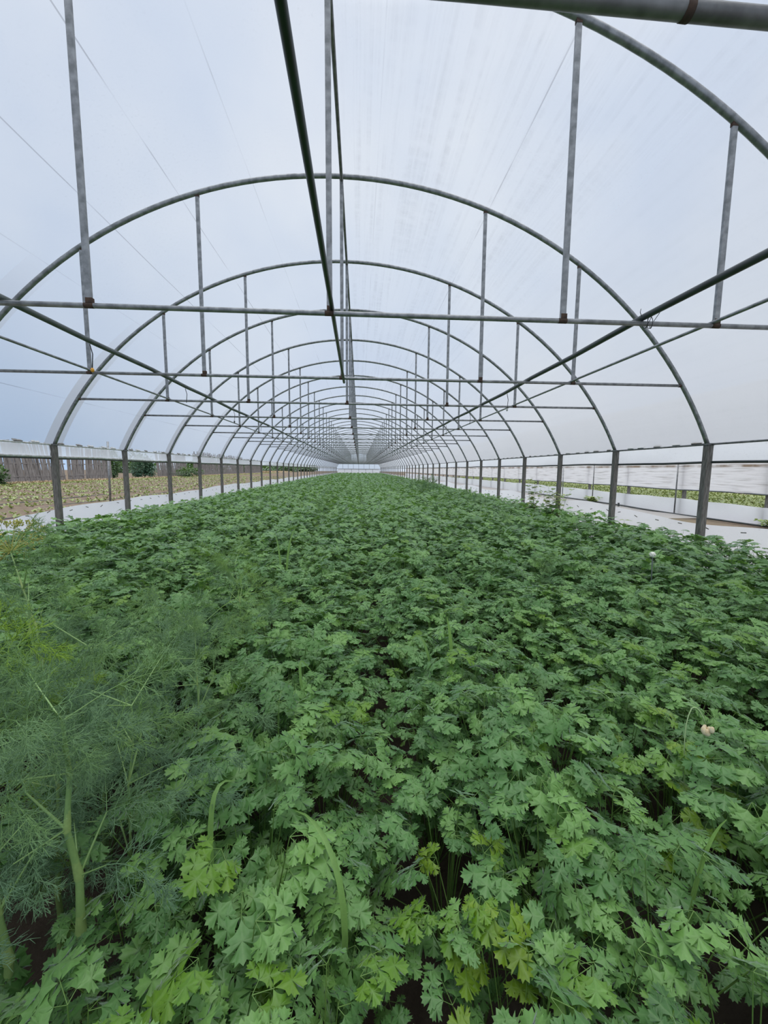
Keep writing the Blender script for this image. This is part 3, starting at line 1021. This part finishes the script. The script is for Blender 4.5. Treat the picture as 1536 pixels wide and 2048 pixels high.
# the rest of the crop, beyond counting, as one mass
LODV = {}
for lod, nv, nl in ((0, 6, 23), (1, 8, 21), (2, 8, 19), (3, 8, 18)):
    LODV[lod] = []
    for k in range(nv):
        fol, st = parsley(lod, 700 + 31 * lod + k, nl)
        if lod < 2:
            V, F, T, N = fol.arrays()
            V2, F2, T2, N2 = st.arrays()
            LODV[lod].append((np.vstack([V, V2]), np.vstack([F, F2 + len(V)]), np.r_[T, T2 * .3 + .55], np.r_[N, N2]))
        else:
            LODV[lod].append(fol.arrays())
VV, FF, TT, NN, off = [], [], [], [], 0
for q in spots:
    if id(q) in near_ids:
        continue
    x, y, row, li, rnd, sc, rot = q
    dist = math.hypot(x, y)
    lod = 0 if dist < 2.2 else 1 if dist < 7.5 else 2 if dist < 22 else 3
    V, F, T, N = LODV[lod][int(rnd * 997) % len(LODV[lod])]
    R = rz(rot)
    VV.append((V @ R.T) * sc * (1.0 if lod < 3 else 1.08) + np.array([x, y, bed_h(x, y)]))
    FF.append(F + off)
    TT.append(np.clip(T + (rnd - .5) * .18, 0, .93))
    NN.append(N)
    off += len(V)
crop = obj('parsley_crop', big_mesh('parsley_crop', np.vstack(VV), np.vstack(FF), np.concatenate(TT), np.concatenate(NN), M['parsley']))
tag(crop, 'dense parsley crop filling the beds from mid-distance to the end wall', 'parsley', kind='stuff')
del VV, FF, TT, NN

# ------------------------------------------------------------------ dill


def frond(acc, P, d, L, rng, tint, thick=1.0, dens=1.0):
    """feathery leaf: main rib leaving P along d, threads forking three times"""
    d = np.array(d, float)
    d /= np.linalg.norm(d)
    up = np.array([0, 0, 1.0])
    pts = [np.array(P, float)]
    nseg = 6
    for i in range(nseg):
        d = d + np.array([rng.uniform(-.10, .10), rng.uniform(-.10, .10), -.09 - .04 * i / nseg])
        d /= np.linalg.norm(d)
        pts.append(pts[-1] + d * L / nseg)
    for i in range(nseg):
        acc.strip(pts[i], pts[i + 1], .0011 * thick * (1 - .1 * i), .0011 * thick * (1 - .1 * (i + 1)), tint + .12)

    def dirs(axis, ang, k, n, jit=.25):
        a = np.cross(axis, up)
        nn = np.linalg.norm(a)
        a = np.array([1.0, 0, 0]) if nn < 1e-3 else a / nn
        b = np.cross(axis, a)
        ph = 2 * PI * k / n + rng.uniform(-jit, jit) * 2
        v = axis * math.cos(ang) + (a * math.cos(ph) + b * math.sin(ph)) * math.sin(ang)
        return v / np.linalg.norm(v)
    for i in range(1, nseg + 1):
        ax = pts[i] - pts[i - 1]
        ax /= np.linalg.norm(ax)
        for k in range(2 if i < nseg else 3):
            l1 = L * .42 * (1.05 - .6 * i / nseg) * rng.uniform(.8, 1.15)
            v1 = dirs(ax, rng.uniform(.65, 1.0) if i < nseg else .4, k + .15 * i, 2 if i < nseg else 3)
            q0 = pts[i]
            n1 = 4
            for j in range(n1):
                v1 = v1 + np.array([0, 0, -.06])
                v1 /= np.linalg.norm(v1)
                q1 = q0 + v1 * l1 / n1
                acc.strip(q0, q1, .0008 * thick, .0007 * thick, tint + .05)
                for kk in range(int(2 * dens + .5) if j < n1 - 1 else 3):
                    l2 = l1 * .42 * rng.uniform(.7, 1.2)
                    v2 = dirs(v1, rng.uniform(.5, .95), kk + .3 * j, 2, .5)
                    q2 = q1 + v2 * l2
                    acc.strip(q1, q2, .0007 * thick, .0005 * thick, tint)
                    for m_ in range(3):
                        f_ = (.35, .65, 1.0)[m_]
                        for e in range(1 if m_ < 2 else 2):
                            v3 = dirs(v2, rng.uniform(.35, .75), rng.random() * 2, 2, .6)
                            s0 = q1 + (q2 - q1) * f_
                            acc.strip(s0, s0 + v3 * rng.uniform(.009, .020) * (L / .18), .0006 * thick, .00025 * thick, tint + rng.uniform(-.08, .08))
                q0 = q1


def dill(seed, H, lean=(0, 0), nodes=7, r0=.0085, tint=.35, fl=.2, thick=1.0, top_umbel=False, branch=True, first=1):
    rng = random.Random(seed)
    st, fo, um = Acc(), Acc(), Acc()
    pts = []
    for i in range(nodes + 1):
        f_ = i / nodes
        pts.append(np.array([lean[0] * f_ ** 1.3 + (rng.uniform(-.008, .008) if i else 0), lean[1] * f_ ** 1.3 + (rng.uniform(-.008, .008) if i else 0), H * f_ ** .95]))
    for i in range(nodes):
        ra, rb_ = r0 * (1 - .78 * i / nodes), r0 * (1 - .78 * (i + 1) / nodes)
        st.strip(pts[i], pts[i + 1], ra, rb_, .55 + rng.uniform(-.1, .1), 8)
        # sheath swelling above each node
        nx = pts[min(i + 2, nodes)] - pts[i + 1]
        if i + 2 <= nodes:
            st.strip(pts[i + 1] - (pts[i + 1] - pts[i]) * .04, pts[i + 1] + nx * .45, rb_ * 1.28, rb_ * .80, .8, 8)
    az = rng.uniform(0, 6)
    for i in range(first, nodes + 1):
        f_ = i / nodes
        az += 2.4
        for rep in range(2 if f_ < .95 else 3):
            a2 = az + rep * 2.6 + rng.uniform(-.4, .4)
            dd = np.array([math.cos(a2), math.sin(a2), rng.uniform(.35, 1.0)])
            dd /= np.linalg.norm(dd)
            stalk = fl * rng.uniform(.45, .8)
            p1 = pts[i] + dd * stalk
            st.strip(pts[i], p1, .0020 * thick, .0012 * thick, .6, 5)
            frond(fo, p1, dd + np.array([0, 0, -.1]), fl * rng.uniform(.85, 1.15), rng, tint + .25 * (f_ > .85) + rng.uniform(-.08, .08), thick)
            if branch and rep == 0 and 2 < i < nodes:
                a3 = a2 + 1.3
                d3 = np.array([math.cos(a3) * .6, math.sin(a3) * .6, 1.0])
                p3 = pts[i] + d3 * fl * .6
                st.strip(pts[i], p3, .0032 * thick, .0018 * thick, .6, 5)
                for e in range(2):
                    a4 = a3 + (e - .5) * 2.2
                    frond(fo, p3, (math.cos(a4), math.sin(a4), .6), fl * .75, rng, tint + .1, thick)
    if top_umbel:
        tip = pts[-1]
        ax = np.array([lean[0], lean[1], H * .5])
        ax /= np.linalg.norm(ax)
        for k in range(34):
            th = .25 + .95 * math.sqrt((k + .5) / 34)
            ph = k * 2.39996
            a = np.cross(ax, [0, 1, 0.2])
            a /= np.linalg.norm(a)
            b = np.cross(ax, a)
            v = ax * math.cos(th) + (a * math.cos(ph) + b * math.sin(ph)) * math.sin(th)
            q = tip + v * .12 * rng.uniform(.85, 1.1)
            um.strip(tip, q, .0010, .0008, .5)
            for e in range(12):
                w_ = v + np.array([rng.uniform(-.9, .9) for _ in range(3)])
                w_ /= np.linalg.norm(w_)
                q2 = q + w_ * rng.uniform(.016, .028)
                um.strip(q, q2, .0006, .0005, .5)
                um.strip(q2, q2 + w_ * .007, .0032, .0024, .5, 4)
    return st, fo, um


def make_dill(label, loc, rot=0.0, scale=1.0, me=None, group='dill plants in the parsley', **kw):
    t = thing('dill_plant', label, 'dill', loc, rot, group, scale)
    if me is None:
        st, fo, um = dill(**kw)
        me = [big_mesh('stem', *st.arrays(), M['dill_stem']), big_mesh('foliage', *fo.arrays(), M['dill'])]
        if um.V:
            me.append(big_mesh('umbel', *um.arrays(), M['umbel']))
    obj('stem', me[0], t)
    obj('foliage', me[1], t)
    if len(me) > 2:
        tag(obj('umbel', me[2], t), 'dried yellow-brown umbel')
    return me


d1 = make_dill('tall dill with the thick pale green stem in front of the bushy clump', (-0.615, 0.80, 0), seed=1, H=.90, nodes=7, first=4, r0=.0135, tint=.35, fl=.17)
d2 = make_dill('dill with a thick stem at the very left edge beside the foremost dill', (-0.735, 0.76, 0), seed=2, H=.84, lean=(-.04, 0.02), nodes=7, first=3, r0=.012, tint=.30, fl=.18)
d3 = make_dill('slimmer dill just behind the foremost dill stem', (-0.63, 1.00, 0), seed=3, H=.80, lean=(.03, 0), nodes=7, r0=.0055, tint=.30, fl=.17)
make_dill('dill at the right end of the clump, reaching over the parsley row', (-0.60, 1.36, 0), 0.8, me=None, seed=4, H=.82, lean=(.05, .05), nodes=8, r0=.006, tint=.38, fl=.18)
make_dill('tallest dill leaning left with a dried yellow umbel', (-1.05, 1.42, 0), seed=5, H=1.06, lean=(-.42, .30), nodes=7, first=3, r0=.010, tint=.45, fl=.15, top_umbel=True)
make_dill('yellowish dill behind the left edge stem', (-1.02, 1.02, 0), 1.0, me=None, seed=6, H=.88, nodes=7, r0=.009, tint=.62, fl=.18)
make_dill('dill in the middle of the clump behind the slim stem', (-0.84, 1.22, 0), 2.0, 1.05, d3)
make_dill('dill at the back of the clump beneath the dried umbel', (-1.28, 1.55, 0), 3.3, 1.0, d1)
make_dill('low dill filling the front of the clump at the left edge', (-0.80, 0.96, 0), 4.1, .82, d2)
make_dill('dill at the back right of the clump beside the parsley row', (-0.80, 1.58, 0), 5.0, .95, d3)
make_dill('small blue-green dill at the foot of the foremost stem', (-0.70, 0.62, 0), 1.1, .52, d3)
d10 = make_dill('lone thin dill standing behind the clump, between two parsley rows', (-0.69, 2.32, 0), seed=8, H=.84, lean=(-.06, .05), nodes=7, r0=.005, tint=.42, fl=.15)
for (x, y, sc, rot, lab) in (*[(2.95 + dx, 16.6 + dy, sc_, dx * 9, 'one of the dill plants in the dark bush far down the crop, right side')
                               for dx, dy, sc_ in ((0, 0, 1.15), (-.3, .2, 1.0), (.28, .3, 1.0), (.1, -.4, 1.05), (-.15, .7, 1.1), (-.5, 1.4, .95), (.15, 1.3, 1.0), (-.2, -.8, .9))],
                             (2.45, 23.5, .95, 1.0, 'farthest dill on the right, beyond the dark dill bush'),
                             (3.26, 11.2, .86, 2.6, 'faint dill before the dark dill bush near the right posts'),
                             (2.34, 5.9, .8, 5.1, 'thin dill in the right of the crop before the fourth right post'),
                             (-1.05, 12.9, .85, 0.9, 'dill in a furrow left of the middle, far down the crop'),
                             (-0.84, 7.9, .80, 3.0, 'dill in a furrow left of the middle, midway down the crop'),
                             (-0.90, 9.6, .80, 1.7, 'dill between the two furrow dills left of the middle'),
                             (-0.34, 12.4, .80, 4.4, 'dill near the middle of the crop far down the rows'),
                             (1.57, 3.25, .72, 2.2, 'small dill among the parsley right of the lone thin dill')):
    make_dill(lab, (x, y, 0), rot, sc, d10 if y < 10 else d1)

# ------------------------------------------------------------------ stray grasses and flowers in the crop


def blade(name, label, pts, wd, tint, cat='grass blade'):
    acc = Acc()
    V, F = [], []
    n = len(pts)
    for i, p in enumerate(pts):
        p = np.array(p, float)
        tdir = np.array(pts[min(i + 1, n - 1)], float) - np.array(pts[max(i - 1, 0)], float)
        side = np.cross(tdir, [0.1, -1.0, .35])
        side /= np.linalg.norm(side)
        w_ = wd * math.sin(PI * min(.98, .18 + .82 * i / (n - 1))) ** .7
        nrm = np.cross(side, tdir)
        nrm /= np.linalg.norm(nrm)
        V += [p - side * w_, p - nrm * w_ * .35, p + side * w_]
    for i in range(n - 1):
        for k in range(2):
            a = i * 3 + k
            F += [(a, a + 1, a + 4), (a, a + 4, a + 3)]
    V = np.array(V)
    acc.add(V - np.array(pts[0]), np.array(F), tint, np.tile([0, .6, 0], n))
    return tag(obj(name, big_mesh(name, *acc.arrays(), M['grass']), None, pts[0]), label, cat, 'stray grass blades in the parsley')


def bez(a, b, c, d, n=10):
    a, b, c, d = (np.array(q, float) for q in (a, b, c, d))
    return [tuple(a * (1 - t) ** 3 + 3 * b * t * (1 - t) ** 2 + 3 * c * t * t * (1 - t) + d * t ** 3) for t in (i / n for i in range(n + 1))]


blade('grass_blade', 'pale hooked grass blade bending over beside the dill clump', bez((-.36, .89, .10), (-.37, .90, .48), (-.40, .93, .66), (-.33, .97, .60)), .007, .7)
blade('grass_blade', 'long pale grass blade arching down near the central furrow', bez((-.07, .80, .08), (.02, .70, .50), (-.06, .79, .66), (-.155, .87, .60)), .007, .8)
blade('grass_blade', 'bright upright grass blade in the row right of the central furrow', bez((.47, 1.85, .15), (.47, 1.85, .45), (.46, 1.85, .6), (.43, 1.84, .70)), .010, 1.0)
blade('grass_blade', 'curved grass blade beside the bright upright one', bez((.38, 1.86, .2), (.36, 1.88, .6), (.30, 1.9, .62), (.25, 1.92, .54)), .006, .6)
blade('grass_blade', 'drooping grass blade in the row left of the central furrow', bez((-.22, 1.56, .15), (-.24, 1.58, .62), (-.29, 1.6, .68), (-.20, 1.62, .54)), .006, .6)
blade('grass_blade', 'tall grass blade beyond the lone thin dill', bez((-.70, 3.7, .2), (-.70, 3.7, .5), (-.68, 3.7, .75), (-.61, 3.72, .86)), .010, .9)
blade('grass_blade', 'grass blade leaning left beyond the lone thin dill', bez((-.73, 3.7, .2), (-.75, 3.7, .5), (-.76, 3.7, .7), (-.80, 3.72, .80)), .009, .8)
blade('grass_blade', 'short pale blade tip in the far right corner of the near rows', bez((.80, .80, .15), (.81, .80, .40), (.83, .80, .55), (.87, .79, .60)), .008, .9)

t = thing('onion_flower', 'small round white onion flower on a thin stalk', 'flower', (2.62, 3.28, 0))
obj('stalk', MB().tube([(0, 0, 0.02), (0.01, 0, 0.4), (0, 0, 0.66)], .0045, 6).mesh('stalk', M['pvc_grey'], True), t)
mb = MB().ball((0, 0, .68), .022, 12, 8)
rr = random.Random(2)
for k in range(60):
    v = Vector((rr.gauss(0, 1), rr.gauss(0, 1), rr.gauss(0, 1))).normalized()
    mb.ball(tuple(Vector((0, 0, .68)) + v * .022), .005, 5, 4)
obj('flower_head', mb.mesh('flower_head', M['petal'], True), t)
t = thing('withered_flower', 'withered cream flower nodding on a looped stalk', 'flower', (1.06, 1.10, 0))
obj('stalk', MB().tube(bez((0.02, -.01, .1), (-.02, 0, .52), (-.02, .02, .60), (0.02, .03, .655), 8) + bez((0.02, .03, .655), (.035, .03, .665), (.045, .02, .65), (.055, .01, .61), 6)[1:], .0017, 6).mesh('stalk', M['pale_stalk'], True), t)
mb = MB()
for k in range(9):
    v = Vector((rr.uniform(-1, 1), rr.uniform(-1, 1), rr.uniform(-1.2, .4))).normalized()
    mb.ball(tuple(Vector((.06, .008, .595)) + v * .012), .008, 7, 5, 0, (1, .8, 1.5))
obj('flower_head', mb.mesh('flower_head', M['dry_petal'], True), t)


def leafy(acc, P, d, L, wd, tint):
    d = np.array(d, float)
    d /= np.linalg.norm(d)
    s_ = np.cross(d, [0, 0, 1.0])
    s_ = s_ / (np.linalg.norm(s_) + 1e-6)
    nrm = np.cross(s_, d)
    P = np.array(P, float)
    V = np.array([P, P + d * L * .35 + s_ * wd - nrm * .1 * wd, P + d * L * .4 + nrm * .25 * wd, P + d * L * .35 - s_ * wd - nrm * .1 * wd, P + d * L * .75 + s_ * wd * .6 - nrm * L * .08, P + d * L * .75 - s_ * wd * .6 - nrm * L * .08, P + d * L - nrm * L * .18])
    F = np.array([(0, 1, 2), (0, 2, 3), (1, 4, 2), (2, 5, 3), (2, 4, 6), (2, 6, 5)])
    acc.add(V, F, tint, np.array([1, 0, 1, 0, 0, 0, .5]))


def sapling(label, loc, seed, H, n=3, L=.09, spread=.22):
    rr = random.Random(seed)
    t = thing('weed', label, 'weed', loc)
    fo, st = Acc(), Acc()
    for k in range(n):
        a = rr.uniform(0, 6.28)
        top = np.array([math.cos(a) * spread * rr.random(), math.sin(a) * spread * rr.random(), H * rr.uniform(.75, 1.0)])
        p = np.zeros(3)
        for i in range(8):
            q = top * ((i + 1) / 8) + np.array([rr.uniform(-.015, .015), rr.uniform(-.015, .015), 0])
            st.strip(p, q, .005 * (1 - i * .09), .005 * (1 - (i + 1) * .09), .4, 5)
            if i > 1:
                for e in range(2):
                    a2 = rr.uniform(0, 6.28)
                    leafy(fo, q, (math.cos(a2), math.sin(a2), rr.uniform(-.1, .6)), L * rr.uniform(.8, 1.3), L * .28, rr.random())
            p = q
    obj('stems', big_mesh('stems', *st.arrays(), M['stem']), t)
    obj('foliage', big_mesh('foliage', *fo.arrays(), M['weed']), t)


sapling('tall pale weed climbing beside the third right post', (4.42, 9.75, 0), 5, 1.2, 9, .13, .32)
sapling('bushy pale-leaved weed between the second and third right posts', (4.48, 8.75, 0), 6, 1.05, 13, .13, .45)
sapling('broad-leaved weed sticking up before the first right post', (4.62, 6.45, 0), 7, .74, 1, .12, .1)
sapling('low dock weed growing by the hose in the alley', (10.4, 16.8, 0), 8, .26, 7, .2, .3)
sapling('tuft of green weed at the foot of the neighbouring skirt, right edge', (10.5, 9.2, 0), 9, .22, 9, .14, .4)

# ------------------------------------------------------------------ the field on the left


def tufts(name, spots_, mat, label, cat, hrange=(.05, .12), nl=4, wfac=.3):
    acc_V, acc_F, acc_T, acc_N, o = [], [], [], [], 0
    rr = np.random.RandomState(4)
    for (x, y, z) in spots_:
        for k in range(nl):
            a = rr.uniform(0, 6.28)
            L = rr.uniform(*hrange)
            d = np.array([math.cos(a), math.sin(a), rr.uniform(.3, 1.2)])
            d /= np.linalg.norm(d)
            s_ = np.array([-math.sin(a), math.cos(a), 0]) * L * wfac
            P = np.array([x, y, z])
            acc_V.append(np.array([P, P + d * L * .6 + s_, P + d * L * 1.1, P + d * L * .6 - s_]))
            acc_F.append(np.array([(0, 1, 2), (0, 2, 3)]) + o)
            acc_T.append(np.full(4, rr.uniform(0, 1)))
            o += 4
    T = np.concatenate(acc_T)
    return tag(obj(name, big_mesh(name, np.vstack(acc_V), np.vstack(acc_F), T, T * 0, mat)), label, cat, kind='stuff')


for k, x in enumerate((-6.95, -8.45, -9.95, -11.45, -13.7, -16.0)):
    tag(obj('drip_tape', MB().tube([(x + .03 * math.sin(y_ * .4 + k), y_, field_h(x, y_) + .02) for y_ in range(2, 90, 2)], .022, 6).mesh('drip_tape', M['pvc_dark'], True)),
        '%s dark drip tape from the greenhouse lying in the field on the left' % ORD[k], 'drip tape', 'drip tapes in the left field')
rr = random.Random(21)
sp = []
for r_ in range(26):
    x = -6.6 - 0.75 * r_
    dens = .72 if r_ < 10 else .92
    y = 3.0
    while y < 70:
        if rr.random() < dens and math.sin(y * .7 + r_ * 1.3) > -.55:
            sp.append((x + rr.uniform(-.1, .1), y + rr.uniform(-.1, .1), field_h(x, y)))
        y += 0.22 if y < 30 else .4
tufts('seedling_rows', sp, M['seedling'], 'rows of pale green seedlings in the brown field on the left', 'seedlings', (.08, .18), 5)
sp = [(rr.uniform(-29.0, -27.6), rr.uniform(14, 130), -.03) for _ in range(5500)]
tufts('field_grass', sp, M['hay'], 'strip of dry reddish weeds and grass before the plank fence', 'dry grass', (.10, .35), 4, .12)
sp = [(rr.uniform(-27.5, -25.9), rr.uniform(14, 130), -.03) for _ in range(3500)]
tufts('green_verge', sp, M['seedling'], 'band of yellow-green growth at the far side of the field', 'grass', (.08, .22), 4, .2)
sp = [(rr.gauss(-33, 2.2), rr.uniform(136, 165), -.03) for _ in range(3500)]
tufts('hay', sp, M['hay'], 'low heap of pale dry hay at the far end of the plank fence', 'hay', (.25, .8), 4, .12)
sp = [(11.6 + 0.55 * rr.randrange(22) + rr.gauss(0, .08), rr.uniform(4, 75), -.02) for _ in range(16000)]
tufts('neighbour_seedlings', sp, M['seedling'], 'yellow-green seedlings inside the neighbouring greenhouse seen under its curtain', 'seedlings', (.12, .26), 5, .25)


def fence(label, x0_, y0_, x1_, y1_, lean, hts, seed, tier=False):
    rr = random.Random(seed)
    t = thing('plank_fence', label, 'fence', (x0_, y0_, 0), 0, 'sections of weathered plank fence')
    L = math.hypot(x1_ - x0_, y1_ - y0_)
    ux, uy = (x1_ - x0_) / L, (y1_ - y0_) / L
    ang = math.atan2(uy, ux)
    mb = MB()
    s_ = 0.0
    while s_ < L:
        wd = rr.uniform(.12, .20)
        h = rr.uniform(*hts)
        ln = lean + .05 * math.sin(s_ * .9) + rr.gauss(0, .018)
        dep = rr.choice((-.012, .0, .012))
        R = Matrix.Rotation(ang, 3, 'Z') @ Matrix.Rotation(rr.gauss(0, .02), 3, 'X') @ Matrix.Rotation(ln, 3, 'Y')
        c = Vector((ux * s_, uy * s_, 0)) + R @ Vector((0, dep, h / 2 - .05))
        if rr.random() > .012:
            mb.box(c, (wd * 1.12, .022, h), R)
        s_ += wd
    obj('planks', mb.mesh('planks', M['plank']), t)
    rl = MB()
    for z in (.55, 1.7):
        rl.box((ux * L / 2, uy * L / 2, z), (L, .06, .09), Matrix.Rotation(ang, 3, 'Z') @ Matrix.Translation((0, .06, 0)).to_3x3())
    obj('rails', rl.mesh('rails', M['plank']), t)
    return t


fence('nearest leaning stretch of grey plank fence at the left edge', -29.2, 26, -29.6, 41.5, -0.16, (3.4, 3.8), 1)
fence('upright stretch of plank fence just beyond the first left post', -29.6, 41.9, -29.8, 49.2, -0.02, (3.4, 3.7), 2)
fence('short leaning stretch of plank fence right of the gap with bushes', -30.0, 60.5, -30.2, 71, -0.18, (3.5, 4.0), 3)
fence('long middle stretch of plank fence behind the third left post', -30.3, 74, -31.2, 108, -0.10, (3.9, 4.6), 4)
fence('distant stretch of plank fence before the hay', -31.2, 109, -33, 135, 0.06, (3.4, 4.2), 5)


def bush(name, label, cat, loc, size, n, mat, seed, leaf=.25):
    rr = random.Random(seed)
    t = thing(name, label, cat, loc)
    fo = Acc()
    lumps = [(rr.uniform(-.6, .6) * size[0], rr.uniform(-.6, .6) * size[1], rr.uniform(.3, .75) * size[2], rr.uniform(.35, .6)) for _ in range(9)]
    for k in range(n):
        lx, ly, lz, lr = rr.choice(lumps)
        v = np.array([rr.gauss(0, 1), rr.gauss(0, 1), rr.gauss(0, 1)])
        v /= np.linalg.norm(v)
        p = np.array([lx, ly, lz]) + v * lr * np.array(size) * rr.uniform(.6, 1.0)
        p[2] = max(.05, p[2])
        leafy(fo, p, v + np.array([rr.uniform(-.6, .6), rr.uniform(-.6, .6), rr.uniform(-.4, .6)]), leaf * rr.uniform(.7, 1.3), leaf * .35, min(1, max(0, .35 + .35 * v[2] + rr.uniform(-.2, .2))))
    obj('foliage', big_mesh('foliage', *fo.arrays(), mat), t)
    st = Acc()
    for k in range(4):
        a = rr.uniform(0, 6.28)
        st.strip((0, 0, -.05), (math.cos(a) * size[0] * .4, math.sin(a) * size[1] * .4, size[2] * .6), .05, .02, .2, 6)
    obj('stems', big_mesh('stems', *st.arrays(), M['shrub']), t)


bush('shrub', 'dark green bush filling the gap in the plank fence', 'shrub', (-31.5, 52.5, 0), (1.5, 1.9, 3.4), 1600, M['shrub'], 1)
bush('shrub', 'blue-green drooping bush in the gap of the plank fence', 'shrub', (-29.8, 56.5, 0), (1.2, 1.4, 2.9), 1300, M['willow'], 2, .3)
bush('shrub', 'dark bush behind the second left post', 'shrub', (-32.6, 59.8, 0), (1.1, 1.2, 3.3), 900, M['shrub'], 3)
bush('shrub', 'low scrubby bush at the foot of the leaning planks', 'shrub', (-27.6, 66, 0), (1.2, 4.5, 1.3), 1000, M['shrub'], 4)
bush('shrub', 'small green bush at the left picture edge by the fence foot', 'shrub', (-27.6, 31.5, 0), (.8, .8, 1.2), 500, M['shrub'], 5)
for k, (x, y) in enumerate(((-44, 120), (-40, 150), (-36, 175), (-30, 205), (-62, 110))):
    bush('tree_clump', ('green tree clump beyond the hay at the far end of the fence', 'second green tree clump beyond the hay', 'third green tree clump beyond the hay', 'farthest green tree clump beyond the field', 'tree clump behind the long plank fence')[k],
         'trees', (x, y, 0), (9, 12, 2.6), 1500, M['shrub'], 20 + k, 1.0)
tag(obj('stick', MB().tube([(0, 0, 0), (0.02, 0.05, 2.4)], .035, 6).mesh('stick', M['steel'], True), None, (-9.2, 15.0, -.05)), 'thin pale stake in the field just left of the second left post', 'stake')
